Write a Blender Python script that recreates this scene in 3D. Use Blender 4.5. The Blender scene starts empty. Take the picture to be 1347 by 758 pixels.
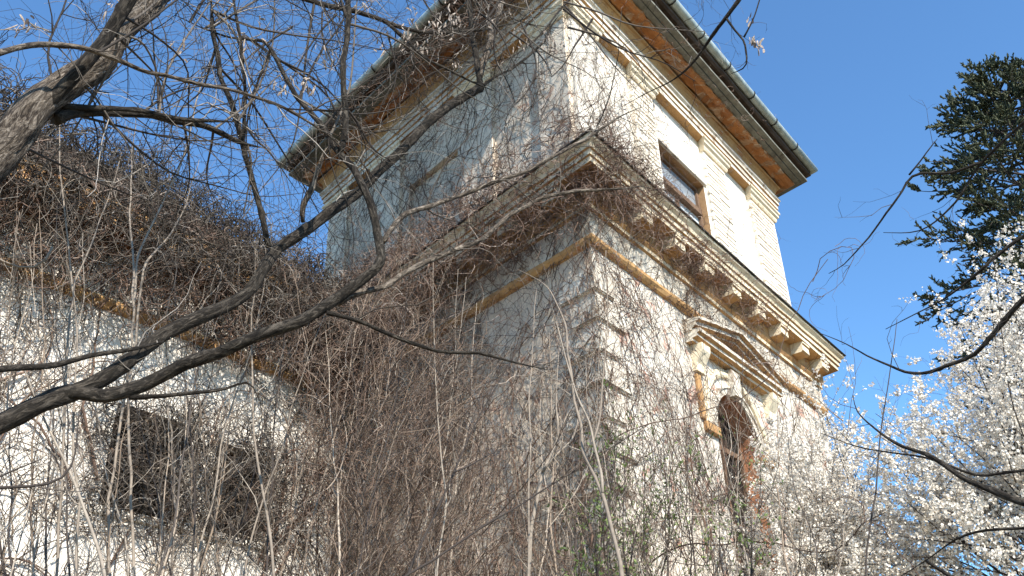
import bpy, bmesh, math, random
import numpy as np
from mathutils import Vector, Matrix, noise as mnoise
from mathutils.geometry import tessellate_polygon
S = bpy.context.scene
COL = S.collection
rng = np.random.default_rng(7)
random.seed(7)

# ------------------------------------------------------------------ camera
F, W, H = 1200.0, 1347.0, 758.0
pitch, roll = math.radians(30.0), math.radians(-1.9)
O = np.array([0, 0, 1.6])
FW = np.array([0, math.cos(pitch), math.sin(pitch)])
rt = np.array([1.0, 0, 0]); up_ = np.cross(rt, FW)
RT = math.cos(roll)*rt + math.sin(roll)*up_
UP = -math.sin(roll)*rt + math.cos(roll)*up_
cam = bpy.data.cameras.new('camera'); camo = bpy.data.objects.new('camera', cam); COL.objects.link(camo)
cam.sensor_width = 36; cam.lens = F/W*36; cam.clip_start = 0.05; cam.clip_end = 2000
camo.matrix_world = Matrix(((RT[0], UP[0], -FW[0], O[0]), (RT[1], UP[1], -FW[1], O[1]), (RT[2], UP[2], -FW[2], O[2]), (0, 0, 0, 1)))
S.camera = camo

# ------------------------------------------------------------------ light
SUN_H = np.array([0.437, -0.900]); SUN_EL = math.radians(41)
wd = bpy.data.worlds.new('World'); S.world = wd; wd.use_nodes = True
nt = wd.node_tree; bg = nt.nodes['Background']
sky = nt.nodes.new('ShaderNodeTexSky'); sky.sky_type = 'NISHITA'; sky.sun_disc = False
sky.sun_elevation = SUN_EL; sky.sun_rotation = math.atan2(SUN_H[0], SUN_H[1])
sky.air_density = 1.0; sky.dust_density = 0.3; sky.ozone_density = 2.2; sky.altitude = 100
tn = nt.nodes.new('ShaderNodeMix'); tn.data_type = 'RGBA'; tn.blend_type = 'MULTIPLY'; tn.inputs[0].default_value = 1
tn.inputs[7].default_value = (.71, 1.03, 1.23, 1); nt.links.new(sky.outputs[0], tn.inputs[6])
nt.links.new(tn.outputs[2], bg.inputs[0]); bg.inputs[1].default_value = 0.13
sl = bpy.data.lights.new('sun', 'SUN'); so = bpy.data.objects.new('sun', sl); COL.objects.link(so)
sl.energy = 5.0; sl.angle = math.radians(0.5); sl.color = (1.0, 0.94, 0.84)
sd = Vector((SUN_H[0]*math.cos(SUN_EL), SUN_H[1]*math.cos(SUN_EL), math.sin(SUN_EL)))
so.rotation_euler = sd.to_track_quat('Z', 'Y').to_euler()
S.view_settings.view_transform = 'Standard'; S.view_settings.look = 'None'
S.view_settings.exposure = 0.85; S.view_settings.gamma = 1.0
S.cycles.max_bounces = 5; S.cycles.diffuse_bounces = 3; S.cycles.glossy_bounces = 2; S.cycles.transparent_max_bounces = 4

# ------------------------------------------------------------------ helpers: geometry of the view
def at(x, y, D):
    """point seen at photo pixel (x, y), at horizontal distance D from the standpoint"""
    r = FW*F + RT*(x-W/2) - UP*(y-H/2)
    return O + r*(D/math.hypot(r[0], r[1]))

def to_px(P):
    d = np.asarray(P, float)-O; z = d@FW; return W/2+F*(d@RT)/z, H/2-F*(d@UP)/z

def tag(o, label=None, cat=None, group=None, kind=None):
    if label: o['label'] = label
    if cat: o['category'] = cat
    if group: o['group'] = group
    if kind: o['kind'] = kind
    return o
def empty(name, loc, label, cat, group=None):
    o = bpy.data.objects.new(name, None); COL.objects.link(o); o.location = loc
    o.empty_display_size = 0.2
    return tag(o, label, cat, group)
def link(name, me, parent=None):
    o = bpy.data.objects.new(name, me); COL.objects.link(o)
    if parent is not None:
        o.parent = parent
        if parent.type == 'EMPTY' or parent.parent is not None or True:
            o.matrix_parent_inverse = Matrix.Translation(-world_loc(parent))
    return o
def world_loc(o):
    v = Vector(o.location)
    p = o.parent
    if p is not None:
        v = o.matrix_parent_inverse @ v + world_loc(p)
    return v

# ------------------------------------------------------------------ materials
class N:
    def __init__(s, name):
        s.m = bpy.data.materials.new(name); s.m.use_nodes = True; s.t = s.m.node_tree
        s.b = s.t.nodes['Principled BSDF']; s.b.inputs['Roughness'].default_value = 0.9
        s.b.inputs['Specular IOR Level'].default_value = 0.2
    def n(s, typ, **kw):
        x = s.t.nodes.new(typ)
        for k, v in kw.items(): setattr(x, k, v)
        return x
    def l(s, a, b): s.t.links.new(a, b)
    def coord(s, kind='Object', scale=(1, 1, 1)):
        c = s.n('ShaderNodeTexCoord'); m = s.n('ShaderNodeMapping'); m.inputs['Scale'].default_value = scale
        s.l(c.outputs[kind], m.inputs[0]); return m.outputs[0]
    def noise(s, co, scale, detail=6, rough=.6, dist=0):
        x = s.n('ShaderNodeTexNoise'); x.inputs['Scale'].default_value = scale; x.inputs['Detail'].default_value = detail
        x.inputs['Roughness'].default_value = rough; x.inputs['Distortion'].default_value = dist
        s.l(co, x.inputs['Vector']); return x.outputs['Fac']
    def ramp(s, fac, stops, mode='LINEAR'):
        x = s.n('ShaderNodeValToRGB'); x.color_ramp.interpolation = mode
        e = x.color_ramp.elements
        while len(e) < len(stops): e.new(.5)
        for i, (p, c) in enumerate(stops):
            e[i].position = p; e[i].color = (c[0], c[1], c[2], 1) if hasattr(c, '__len__') else (c, c, c, 1)
        s.l(fac, x.inputs[0]); return x.outputs[0]
    def mix(s, fac, a, b, bt='MIX'):
        x = s.n('ShaderNodeMix', data_type='RGBA', blend_type=bt)
        for v, i in ((fac, 0), (a, 6), (b, 7)):
            if hasattr(v, 'is_linked') or hasattr(v, 'links'): s.l(v, x.inputs[i])
            elif i == 0: x.inputs[0].default_value = v
            else: x.inputs[i].default_value = (*v, 1)
        return x.outputs[2]
    def bump(s, h, strength=.5, dist=.02, prev=None):
        x = s.n('ShaderNodeBump'); x.inputs['Strength'].default_value = strength; x.inputs['Distance'].default_value = dist
        s.l(h, x.inputs['Height'])
        if prev: s.l(prev, x.inputs['Normal'])
        s.l(x.outputs[0], s.b.inputs['Normal']); return x.outputs[0]
    def color(s, c):
        if hasattr(c, 'links'): s.l(c, s.b.inputs['Base Color'])
        else: s.b.inputs['Base Color'].default_value = (*c, 1)
        return s

def plaster(name, base, dirt, under, peel=.5, stain=.5):
    k = N(name); co = k.coord()
    big = k.noise(co, .9, 5, .6); fine = k.noise(co, 14, 6, .7); mid = k.noise(co, 3.1, 7, .68, .6)
    c = k.mix(k.ramp(big, [(.35, 0), (.7, stain)]), base, dirt)
    streak = k.noise(k.coord(scale=(5, 5, .5)), 2.2, 5, .7)
    c = k.mix(k.ramp(streak, [(.5, 0), (.75, .55*stain)]), c, tuple(x*.75 for x in dirt))
    c = k.mix(k.ramp(fine, [(.52, 0), (.75, .35)]), c, tuple(x*.8 for x in dirt))
    w = k.ramp(mid, [(peel, 0), (peel+.03, 1)])
    un = k.mix(k.noise(co, 9, 3), under, tuple(min(1, x*1.5) for x in under))
    tc = k.n('ShaderNodeTexCoord'); vr = k.n('ShaderNodeMapping'); vr.inputs['Rotation'].default_value = (0, 0, math.radians(-52.7)); k.l(tc.outputs['Object'], vr.inputs[0])
    sp = k.n('ShaderNodeSeparateXYZ'); k.l(vr.outputs[0], sp.inputs[0]); ad = k.n('ShaderNodeMath', operation='ADD'); k.l(sp.outputs[0], ad.inputs[0]); k.l(sp.outputs[1], ad.inputs[1])
    cb = k.n('ShaderNodeCombineXYZ'); k.l(ad.outputs[0], cb.inputs[0]); k.l(sp.outputs[2], cb.inputs[1])
    br = k.n('ShaderNodeTexBrick'); k.l(cb.outputs[0], br.inputs['Vector']); br.inputs['Scale'].default_value = 1; br.inputs['Brick Width'].default_value = .28; br.inputs['Row Height'].default_value = .085; br.inputs['Mortar Size'].default_value = .008
    k.l(un, br.inputs['Color1']); br.inputs['Color2'].default_value = (*[x*.8 for x in under], 1); br.inputs['Mortar'].default_value = (.5, .45, .38, 1)
    un = k.mix(.75, un, br.outputs[0])
    c = k.mix(w, c, un)
    crk = k.n('ShaderNodeTexVoronoi', feature='DISTANCE_TO_EDGE'); crk.inputs['Scale'].default_value = 1.6; wob = k.n('ShaderNodeVectorMath', operation='ADD'); nz = k.n('ShaderNodeTexNoise'); nz.inputs['Scale'].default_value = 4; k.l(co, nz.inputs['Vector']); k.l(co, wob.inputs[0]); k.l(nz.outputs['Color'], wob.inputs[1]); k.l(wob.outputs[0], crk.inputs['Vector'])
    c = k.mix(k.ramp(crk.outputs['Distance'], [(.0, .45), (.010, 0)]), c, tuple(x*.3 for x in dirt))
    k.color(c)
    b = k.bump(fine, .35, .02)
    b = k.bump(mid, .5, .05, b)
    inv = k.ramp(mid, [(peel-.01, 1), (peel+.02, 0)])
    k.bump(inv, .6, .025, b)
    return k.m
M = {}
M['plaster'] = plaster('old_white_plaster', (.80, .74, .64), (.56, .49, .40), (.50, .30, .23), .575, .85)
M['plaster_shade'] = plaster('weathered_plaster_shade_warmed', (.80, .67, .52), (.54, .45, .36), (.46, .28, .2), .60, .9)  # weathered plaster of the left faces, base colour warmed to offset bluish shade
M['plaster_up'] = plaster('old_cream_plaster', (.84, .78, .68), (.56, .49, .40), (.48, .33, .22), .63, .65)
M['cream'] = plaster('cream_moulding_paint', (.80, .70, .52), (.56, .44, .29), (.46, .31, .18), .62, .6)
M['white_mould'] = plaster('weathered_white_moulding', (.78, .72, .61), (.44, .37, .29), (.30, .23, .17), .56, .95)
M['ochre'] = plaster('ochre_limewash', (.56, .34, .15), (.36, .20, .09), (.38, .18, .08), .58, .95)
M['wing_plaster'] = plaster('white_wing_plaster', (.84, .79, .71), (.62, .56, .48), (.46, .31, .24), .65, .5)
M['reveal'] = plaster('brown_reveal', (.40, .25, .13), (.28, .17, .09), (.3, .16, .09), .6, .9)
M['orange'] = plaster('orange_crumbling_plaster', (.50, .22, .08), (.27, .11, .045), (.36, .22, .13), .52, .95)
M['brickface'] = plaster('limewashed_brick', (.82, .74, .62), (.60, .49, .36), (.50, .32, .21), .60, .8)
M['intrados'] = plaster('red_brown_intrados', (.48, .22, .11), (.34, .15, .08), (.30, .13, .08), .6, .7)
def wood(name, a, b, sc=(1, 1, 1)):
    k = N(name); co = k.coord(scale=sc)
    f = k.noise(co, 6, 6, .7, .5); k.color(k.ramp(f, [(.3, a), (.7, b)])); k.bump(f, .5, .01); return k.m
M['board'] = wood('weathered_soffit_board', (.10, .10, .085), (.22, .22, .19))
M['dark_wood'] = wood('dark_rotten_wood', (.035, .025, .02), (.10, .075, .06))
M['frame'] = wood('brown_window_wood', (.10, .06, .04), (.22, .14, .09))
k = N('zinc_gutter'); co = k.coord(); f = k.noise(co, 7, 5, .6)
k.color(k.ramp(f, [(.3, (.26, .31, .30)), (.7, (.46, .52, .50))])); k.b.inputs['Roughness'].default_value = .5; k.b.inputs['Metallic'].default_value = .25; k.bump(f, .15, .01); M['zinc'] = k.m
k = N('black_sheet'); k.color((.03, .028, .025)); k.b.inputs['Roughness'].default_value = .6; M['black'] = k.m
k = N('window_glass'); k.color((.24, .27, .30)); k.b.inputs['Roughness'].default_value = .08; k.b.inputs['Specular IOR Level'].default_value = .6; M['glass'] = k.m
k = N('pale_pane_reflection'); f = k.noise(k.coord(scale=(6, 6, .6)), 3); k.color(k.ramp(f, [(.3, (.42, .46, .48)), (.7, (.60, .63, .64))])); M['sheet'] = k.m  # pale tone painted on the lower panes in place of bright glass reflections
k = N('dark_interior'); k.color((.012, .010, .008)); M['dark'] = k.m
k = N('roof_tile'); f = k.noise(k.coord(), 4); k.color(k.ramp(f, [(.3, (.045, .035, .03)), (.7, (.12, .085, .065))])); k.bump(f, .4, .02); M['tile'] = k.m
k = N('leaf_litter'); co = k.coord(); f = k.noise(co, 3, 8, .7); k.color(k.ramp(f, [(.3, (.10, .075, .04)), (.6, (.22, .17, .10)), (.75, (.10, .13, .04))])); k.bump(f, .6, .05); M['ground'] = k.m

def twig_mat(name, stops, bump_scale=40):
    k = N(name); a = k.n('ShaderNodeAttribute'); a.attribute_name = 'tint'
    f = k.noise(k.coord(), bump_scale, 4, .7)
    c = k.ramp(a.outputs['Fac'], stops)
    c2 = k.mix(k.ramp(f, [(.35, .45), (.65, 0)]), c, (.05, .04, .032))
    k.color(c2); k.b.inputs['Roughness'].default_value = .85; k.bump(f, .4, .004); return k.m
M['twig'] = twig_mat('dry_twig_bark', [(0, (.02, .015, .012)), (.3, (.09, .064, .046)), (.6, (.26, .195, .14)), (1, (.62, .53, .43))])
M['locust_twig'] = twig_mat('grey_dark_twig_bark', [(0, (.012, .010, .009)), (.45, (.045, .036, .030)), (.8, (.17, .145, .12)), (1, (.45, .40, .35))])
M['shoots'] = twig_mat('tan_shoot_bark', [(0, (.03, .02, .016)), (.35, (.13, .085, .062)), (.7, (.32, .235, .175)), (1, (.62, .52, .43))])
M['vine'] = twig_mat('dead_creeper_stem', [(0, (.03, .018, .014)), (.35, (.12, .07, .05)), (.7, (.30, .20, .15)), (1, (.58, .48, .41))])
M['wall_vine'] = twig_mat('creeper_on_plaster', [(0, (.028, .018, .013)), (.5, (.09, .05, .035)), (1, (.22, .14, .095))])
M['dark_twig'] = twig_mat('dark_twig_bark', [(0, (.018, .014, .012)), (.6, (.05, .04, .036)), (1, (.12, .10, .085))])
M['pale_stem'] = twig_mat('pale_sapling_bark', [(0, (.16, .125, .095)), (.6, (.29, .24, .19)), (1, (.44, .38, .31))], 18)
def bark(name, lo, hi, edge):
    k = N(name); co = k.coord('Object'); a = k.n('ShaderNodeUVMap'); mp = k.n('ShaderNodeMapping'); mp.inputs['Scale'].default_value = (1, .28, 1)
    k.l(a.outputs[0], mp.inputs[0])
    n1 = k.noise(mp.outputs[0], 9, 8, .72, 1.3); n2 = k.noise(co, 3, 5, .6)
    c = k.ramp(n1, [(.40, lo), (.5, hi), (.62, edge)])
    c = k.mix(k.ramp(n2, [(.5, 0), (.75, .4)]), c, tuple(.6*x+.4*y for x, y in zip(hi, edge)))
    k.color(c); k.bump(n1, 1.0, .03); return k.m
M['bark'] = bark('furrowed_dark_bark', (.010, .008, .006), (.026, .021, .016), (.105, .088, .07))
M['bark_pale'] = bark('furrowed_grey_bark', (.02, .014, .010), (.09, .070, .052), (.30, .25, .20))

# ------------------------------------------------------------------ numpy tube meshes
class Bundle:
    """collects many thin tubes / small faces and makes ONE mesh from them"""
    def __init__(s): s.v = []; s.q = []; s.t = []; s.tint = []; s.n = 0
    def tubes(s, P, r0, r1, sides=3, tint=None, power=1.0):
        P = np.asarray(P, float)
        if P.ndim == 2: P = P[None]
        n, K, _ = P.shape
        r0 = np.broadcast_to(np.asarray(r0, float), (n,)); r1 = np.broadcast_to(np.asarray(r1, float), (n,))
        T = np.gradient(P, axis=1); T /= np.linalg.norm(T, axis=2, keepdims=True)+1e-9
        m = T.mean(1); ref = np.cross(m, rng.normal(size=(n, 3))); ref /= np.linalg.norm(ref, axis=1, keepdims=True)+1e-9
        U = np.cross(T, ref[:, None]); U /= np.linalg.norm(U, axis=2, keepdims=True)+1e-9
        Vv = np.cross(T, U)
        w = np.linspace(0, 1, K)**power
        R = r0[:, None]*(1-w)+r1[:, None]*w
        an = np.arange(sides)*2*np.pi/sides
        X = P[:, :, None]+R[:, :, None, None]*(U[:, :, None]*np.cos(an)[None, None, :, None]+Vv[:, :, None]*np.sin(an)[None, None, :, None])
        idx = np.arange(n*K*sides).reshape(n, K, sides)+s.n
        a = idx[:, :-1]; b = idx[:, 1:]
        a2 = np.roll(a, -1, 2); b2 = np.roll(b, -1, 2)
        s.q.append(np.stack([a, a2, b2, b], -1).reshape(-1, 4))
        s.v.append(X.reshape(-1, 3)); s.n += n*K*sides
        if tint is None: tint = rng.random(n)
        tint = np.broadcast_to(np.asarray(tint, float), (n,))
        s.tint.append(np.repeat(tint, K*sides))
    def tris(s, V, tint=None):
        V = np.asarray(V, float)      # (n,3,3)
        n = len(V); s.v.append(V.reshape(-1, 3)); s.t.append(np.arange(n*3).reshape(n, 3)+s.n); s.n += 3*n
        if tint is None: tint = rng.random(n)
        s.tint.append(np.repeat(np.broadcast_to(tint, (n,)), 3))
    def quads(s, V, tint=None):
        V = np.asarray(V, float); n = len(V); s.v.append(V.reshape(-1, 3)); s.q.append(np.arange(n*4).reshape(n, 4)+s.n); s.n += 4*n
        if tint is None: tint = rng.random(n)
        s.tint.append(np.repeat(np.broadcast_to(tint, (n,)), 4))
    def mesh(s, name, mat, smooth=True):
        v = np.concatenate(s.v); q = np.concatenate(s.q) if s.q else np.zeros((0, 4), int); t = np.concatenate(s.t) if s.t else np.zeros((0, 3), int)
        me = bpy.data.meshes.new(name); me.vertices.add(len(v)); me.vertices.foreach_set('co', v.ravel().astype(np.float32))
        me.loops.add(q.size+t.size); me.loops.foreach_set('vertex_index', np.concatenate([q.ravel(), t.ravel()]).astype(np.int32))
        me.polygons.add(len(q)+len(t))
        st = np.concatenate([np.arange(len(q))*4, q.size+np.arange(len(t))*3]).astype(np.int32)
        me.polygons.foreach_set('loop_start', st)
        me.update(calc_edges=True)
        if smooth: me.polygons.foreach_set('use_smooth', np.ones(len(st), bool))
        at_ = me.attributes.new('tint', 'FLOAT', 'POINT'); at_.data.foreach_set('value', np.concatenate(s.tint).astype(np.float32))
        me.materials.append(mat); return me
    def build(s, name, mat, parent=None, smooth=True):
        return link(name, s.mesh(name, mat, smooth), parent)

def unit(a): return a/(np.linalg.norm(a, axis=-1, keepdims=True)+1e-9)
def grow(P, D, L, K=7, wig=.25, pull=(0, 0, 0), curl=0.0):
    P = np.array(P, float); D = unit(np.array(D, float)); n = len(P)
    L = np.broadcast_to(np.asarray(L, float), (n,))[:, None]/(K-1)
    ax = unit(rng.normal(size=(n, 3)))*curl
    out = [P]; pull = np.asarray(pull, float)
    for i in range(K-1):
        if i: D = unit(D+rng.normal(size=(n, 3))*wig+pull+np.cross(ax, D))
        P = P+D*L; out.append(P)
        if curl: ax = ax+rng.normal(size=(n, 3))*abs(curl)*.5
    return np.stack(out, 1)
def spawn(P, m, lo=.15, hi=1.0):
    """m random stations on every strand: positions, tangents, strand index, station"""
    n, K, _ = P.shape; u = rng.uniform(lo, hi, (n, m))*(K-1); i = np.minimum(u.astype(int), K-2); f = (u-i)[..., None]
    r = np.arange(n)[:, None]
    A = P[r, i]; B = P[r, i+1]
    return (A*(1-f)+B*f).reshape(-1, 3), unit(B-A).reshape(-1, 3), np.repeat(np.arange(n), m), (u/(K-1)).ravel()
def side(T, spread=1.0, upb=0.0):
    r = rng.normal(size=T.shape); r -= (r*T).sum(-1, keepdims=True)*T
    d = unit(T+unit(r)*spread); d[:, 2] += upb; return unit(d)
def spline(pts, K):
    """smooth resample of a polyline [(x,y,z,r)]"""
    p = np.asarray(pts, float); d = np.r_[0, np.cumsum(np.linalg.norm(np.diff(p[:, :3], axis=0), axis=1))]
    u = np.linspace(0, d[-1], K); out = np.stack([np.interp(u, d, p[:, j]) for j in range(p.shape[1])], 1)
    for _ in range(max(1, K//(len(pts)*3))):
        q = out.copy(); q[1:-1] = .25*out[:-2]+.5*out[1:-1]+.25*out[2:]; out = q
    return out

def limb_mesh(name, pts, mat, sides=10, seg=.06, rough=.12, parent=None):
    """one thick branch: pts = [(x,y,z,radius)]"""
    p = np.asarray(pts, float); L = np.linalg.norm(np.diff(p[:, :3], axis=0), axis=1).sum()
    K = int(max(6, min(130, L/seg))); q = spline(p, K); P = q[:, :3]; R = q[:, 3]
    ph = rng.uniform(0, 9, 3)
    tt = np.arange(K)*L/K
    P = P+np.stack([np.sin(tt*5+ph[0]), np.sin(tt*6.3+ph[1]), np.sin(tt*4.4+ph[2])], 1)*R[:, None]*.18
    nk = max(3, int(L/.22)); kink = rng.normal(size=(nk+1, 3))*np.minimum(.011, .003+np.interp(np.linspace(0, 1, nk+1), np.linspace(0, 1, K), R)*.5)[:, None]; kink[0] = kink[-1] = 0
    P = P+np.stack([np.interp(np.linspace(0, nk, K), np.arange(nk+1), kink[:, j]) for j in range(3)], 1)
    if R[-1] < .014: R = R*np.interp(np.arange(K)/(K-1), [0, .8, 1], [1, 1, .0025/max(R[-1], .0025)])
    q[:, :3] = P; q[:, 3] = R
    T = np.gradient(P, axis=0); T = unit(T); U = np.zeros_like(P)
    u = np.cross(T[0], [.3, .2, .9]); u /= np.linalg.norm(u)
    for i in range(K):
        u = u-T[i]*(u@T[i]); u /= np.linalg.norm(u); U[i] = u
    V = np.cross(T, U); an = np.arange(sides)*2*np.pi/sides
    if sides >= 10:
        rr = np.array([[R[i]*(1+rough*1.5*mnoise.noise(Vector((math.cos(an_)*3.2, math.sin(an_)*3.2, tt[i]*3.0+ph[0])))+rough*2.0*abs(mnoise.noise(Vector((math.cos(an_)*5.5, math.sin(an_)*5.5, tt[i]*5+ph[1]))))) for an_ in an] for i in range(K)])
    else:
        rr = R[:, None]*(1+rng.normal(size=sides)[None]*rough*.7+rng.normal(size=(K, sides))*rough*.6)
    knots = rng.random(K) < .06; rr[knots] *= 1.18
    X = P[:, None]+rr[..., None]*(U[:, None]*np.cos(an)[None, :, None]+V[:, None]*np.sin(an)[None, :, None])
    verts = X.reshape(-1, 3).tolist()
    me = bpy.data.meshes.new(name); faces = []
    for i in range(K-1):
        for j in range(sides):
            faces.append((i*sides+j, i*sides+(j+1) % sides, (i+1)*sides+(j+1) % sides, (i+1)*sides+j))
    faces.append(tuple(range(sides))[::-1]); faces.append(tuple(range((K-1)*sides, K*sides)))
    me.from_pydata(verts, [], faces)
    uv = me.uv_layers.new(name='UVMap'); c = 0; per = 2*np.pi*max(R.mean(), .01)
    data = np.zeros((len(me.loops), 2), np.float32)
    for i in range(K-1):
        for j in range(sides):
            a, b = j/sides*per, (j+1)/sides*per; y0, y1 = tt[i], tt[min(i+1, K-1)]
            data[c:c+4] = ((a, y0), (b, y0), (b, y1), (a, y1)); c += 4
    uv.data.foreach_set('uv', (data*4).ravel())
    me.polygons.foreach_set('use_smooth', np.ones(len(me.polygons), bool))
    me.materials.append(mat)
    return link(name, me, parent), q

# ------------------------------------------------------------------ the building's frame
a_, b_ = math.radians(37.3), math.radians(-41.6)
dR = np.array([math.sin(a_), math.cos(a_), 0]); nR = np.array([math.cos(a_), -math.sin(a_), 0])
dL = np.array([math.sin(b_), math.cos(b_), 0]); nL = np.array([-math.cos(b_), math.sin(b_), 0])
C0 = at(777, 316, 10.0); C0[2] = 0
C1 = at(752, 110, 10.05); C1[2] = 0
class Face:
    def __init__(s, C, d, n): s.C, s.d, s.n = C, d, n
    def __call__(s, u, z, off=0.0): return s.C+s.d*u+s.n*off+np.array([0, 0, z])
FR0, FL0, FR1, FL1 = Face(C0, dR, nR), Face(C0, dL, nL), Face(C1, dR, nR), Face(C1, dL, nL)
WR0, WL0, WR1, WL1 = 7.84, 7.2, 7.34, 6.80
CW = C0+6.0*dL-nR*0.0
FWG = Face(CW, -dR, nR)          # wing wall, u runs to the left in the picture

def mesh_obj(name, verts, faces, mats, parent=None, midx=None, smooth=False):
    me = bpy.data.meshes.new(name); me.from_pydata([tuple(v) for v in verts], [], faces)
    for m in (mats if isinstance(mats, list) else [mats]): me.materials.append(m)
    if midx: me.polygons.foreach_set('material_index', midx)
    if smooth: me.polygons.foreach_set('use_smooth', [True]*len(faces))
    bm = bmesh.new(); bm.from_mesh(me); bmesh.ops.recalc_face_normals(bm, faces=bm.faces); bm.to_mesh(me); bm.free()
    return link(name, me, parent)
def fbox(fc, u0, u1, z0, z1, o0, o1, jit=0.0):
    vs = [fc(u, z, o)+np.array([random.uniform(-jit, jit) for _ in range(3)]) for o in (o0, o1) for z in (z0, z1) for u in (u0, u1)]
    return vs, [(0, 1, 3, 2), (4, 6, 7, 5), (0, 4, 5, 1), (2, 3, 7, 6), (0, 2, 6, 4), (1, 5, 7, 3)]
def box_part(name, fc, u0, u1, z0, z1, o0, o1, mat, parent, bev=0.0, jit=0.0):
    v, f = fbox(fc, u0, u1, z0, z1, o0, o1, jit)
    o = mesh_obj(name, v, f, mat, parent)
    if bev:
        bm = bmesh.new(); bm.from_mesh(o.data); bmesh.ops.bevel(bm, geom=bm.edges[:], offset=bev, segments=1, affect='EDGES'); bm.to_mesh(o.data); bm.free()
    return o
def corners(C, dr, wr, dl, wl): return [C, C+dr*wr, C+dr*wr+dl*wl, C+dl*wl]
def sweep(name, C, wr, wl, prof, mats, midx, parent, seg=.35, jit=.006):
    """mitred ring of a (out, z) profile round the tower plan; a little uneven, as old plaster is"""
    cs = corners(C, dR, wr, dL, wl); nn = [nR, -nL, -nR, nL]     # edge k: cs[k]->cs[k+1]
    ring = []
    for k in range(4):
        p0, p1 = cs[k], cs[(k+1) % 4]
        def mit(n1, n2):
            A = np.array([n1[:2], n2[:2]]); s = np.linalg.solve(A, [1, 1]); return np.array([s[0], s[1], 0])
        m0 = mit(nn[k-1], nn[k]); m1 = mit(nn[k], nn[(k+1) % 4])
        L = np.linalg.norm(p1-p0); K = max(2, int(L/seg)) if k in (0, 3) else 2
        for i in range(K):
            f = i/K
            ring.append((p0*(1-f)+p1*f, m0 if i == 0 else nn[k], k, i == 0))
    verts = []
    for j, (p, m, k, cor) in enumerate(ring):
        for (o, z) in prof:
            q = p+m*o+np.array([0, 0, z])
            if jit:
                q = q+np.array([random.gauss(0, jit*.5), random.gauss(0, jit*.5), random.gauss(0, jit*.7)])
            verts.append(q)
    n = len(prof); R = len(ring); faces = []; mi = []
    for j in range(R):
        for i in range(n-1):
            faces.append((j*n+i, ((j+1) % R)*n+i, ((j+1) % R)*n+i+1, j*n+i+1)); mi.append(midx[i])
    return mesh_obj(name, verts, faces, mats, parent, mi)
def wall(name, fc, u0, u1, z0, z1, holes, mat, parent, depth=.3, reveal=None):
    """a wall face with openings; holes = lists of (u,z); reveals run inward"""
    loops = [[(u0, z0), (u1, z0), (u1, z1), (u0, z1)]]+holes
    tri = tessellate_polygon([[Vector((u, z, 0)) for u, z in lp] for lp in loops])
    flat = [p for lp in loops for p in lp]
    verts = [fc(u, z) for u, z in flat]; faces = [tuple(t) for t in tri]; mi = [0]*len(faces)
    base = 4
    for h in holes:
        n = len(h); s = len(verts)
        verts += [fc(u, z) for u, z in h]+[fc(u, z, -depth) for u, z in h]
        for i in range(n):
            j = (i+1) % n; faces.append((s+i, s+j, s+n+j, s+n+i)); mi.append(1)
    me = bpy.data.meshes.new(name); me.from_pydata([tuple(v) for v in verts], [], faces)
    me.materials.append(mat); me.materials.append(reveal or mat); me.polygons.foreach_set('material_index', mi)
    return link(name, me, parent)

# ================================================================== SETTING
v = []; f = []; G = 70
xs = np.sign(np.linspace(-1, 1, G))*np.abs(np.linspace(-1, 1, G))**3*600
hgt = lambda x, y: .12*math.sin(x*.7)*math.cos(y*.5)-.25+.1*mnoise.noise(Vector((x*.4, y*.4, 0)))
for x in xs:
    for y in xs: v.append((x, y+8, hgt(x, y)))
for i in range(G-1):
    for j in range(G-1): f.append((i*G+j, (i+1)*G+j, (i+1)*G+j+1, i*G+j+1))
gr = mesh_obj('ground', v, f, M['ground'], smooth=True); tag(gr, kind='structure')

# ================================================================== TOWER
tower = empty('tower', tuple(C0), 'old two storey stucco tower with ochre cornices, arched window and zinc gutter', 'building')
# lower storey -------------------------------------------------------
AC, AW, AS = 3.70, .70, 6.30                       # arched window: centre, half width, springing
arch = [(AC-AW, 2.2), (AC+AW, 2.2)]+[(AC+AW*math.cos(t), AS+AW*math.sin(t)) for t in np.linspace(0, math.pi, 17)]
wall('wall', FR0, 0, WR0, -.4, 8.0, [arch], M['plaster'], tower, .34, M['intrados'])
wall('wall', FL0, 0, WL0, -.4, 8.0, [], M['plaster_shade'], tower)
pB = C0+dR*WR0; wall('wall', Face(pB, dL, -nL), 0, WL0, -.4, 8.9, [], M['plaster'], tower)
pD = C0+dL*WL0; wall('wall', Face(pD, dR, -nR), 0, WR0, -.4, 8.9, [], M['plaster'], tower)
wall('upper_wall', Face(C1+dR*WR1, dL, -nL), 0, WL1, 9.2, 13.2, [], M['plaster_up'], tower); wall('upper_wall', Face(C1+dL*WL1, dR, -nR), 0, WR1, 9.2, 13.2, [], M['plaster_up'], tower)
prof = [(0, 7.93), (.05, 7.95), (.085, 8.0), (.085, 8.05), (.03, 8.10), (.03, 8.47)]
sweep('string_course', C0, WR0, WL0, prof[:5], [M['ochre'], M['cream']], [0, 0, 0, 1], tower)
sweep('frieze', C0, WR0, WL0, [(.03, 8.10), (.03, 8.29), (.03, 8.47)], [M['white_mould']], [0, 0], tower)
sweep('bed_moulding', C0, WR0, WL0, [(.03, 8.47), (.07, 8.49), (.07, 8.55), (.11, 8.60), (.11, 8.86)], [M['ochre'], M['cream']], [0, 1, 0, 0], tower)
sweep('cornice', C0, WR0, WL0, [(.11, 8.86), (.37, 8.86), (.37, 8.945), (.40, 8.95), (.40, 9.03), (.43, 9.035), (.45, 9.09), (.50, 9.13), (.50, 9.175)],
      [M['ochre'], M['cream']], [0, 1, 0, 1, 0, 1, 1, 1], tower)
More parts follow.
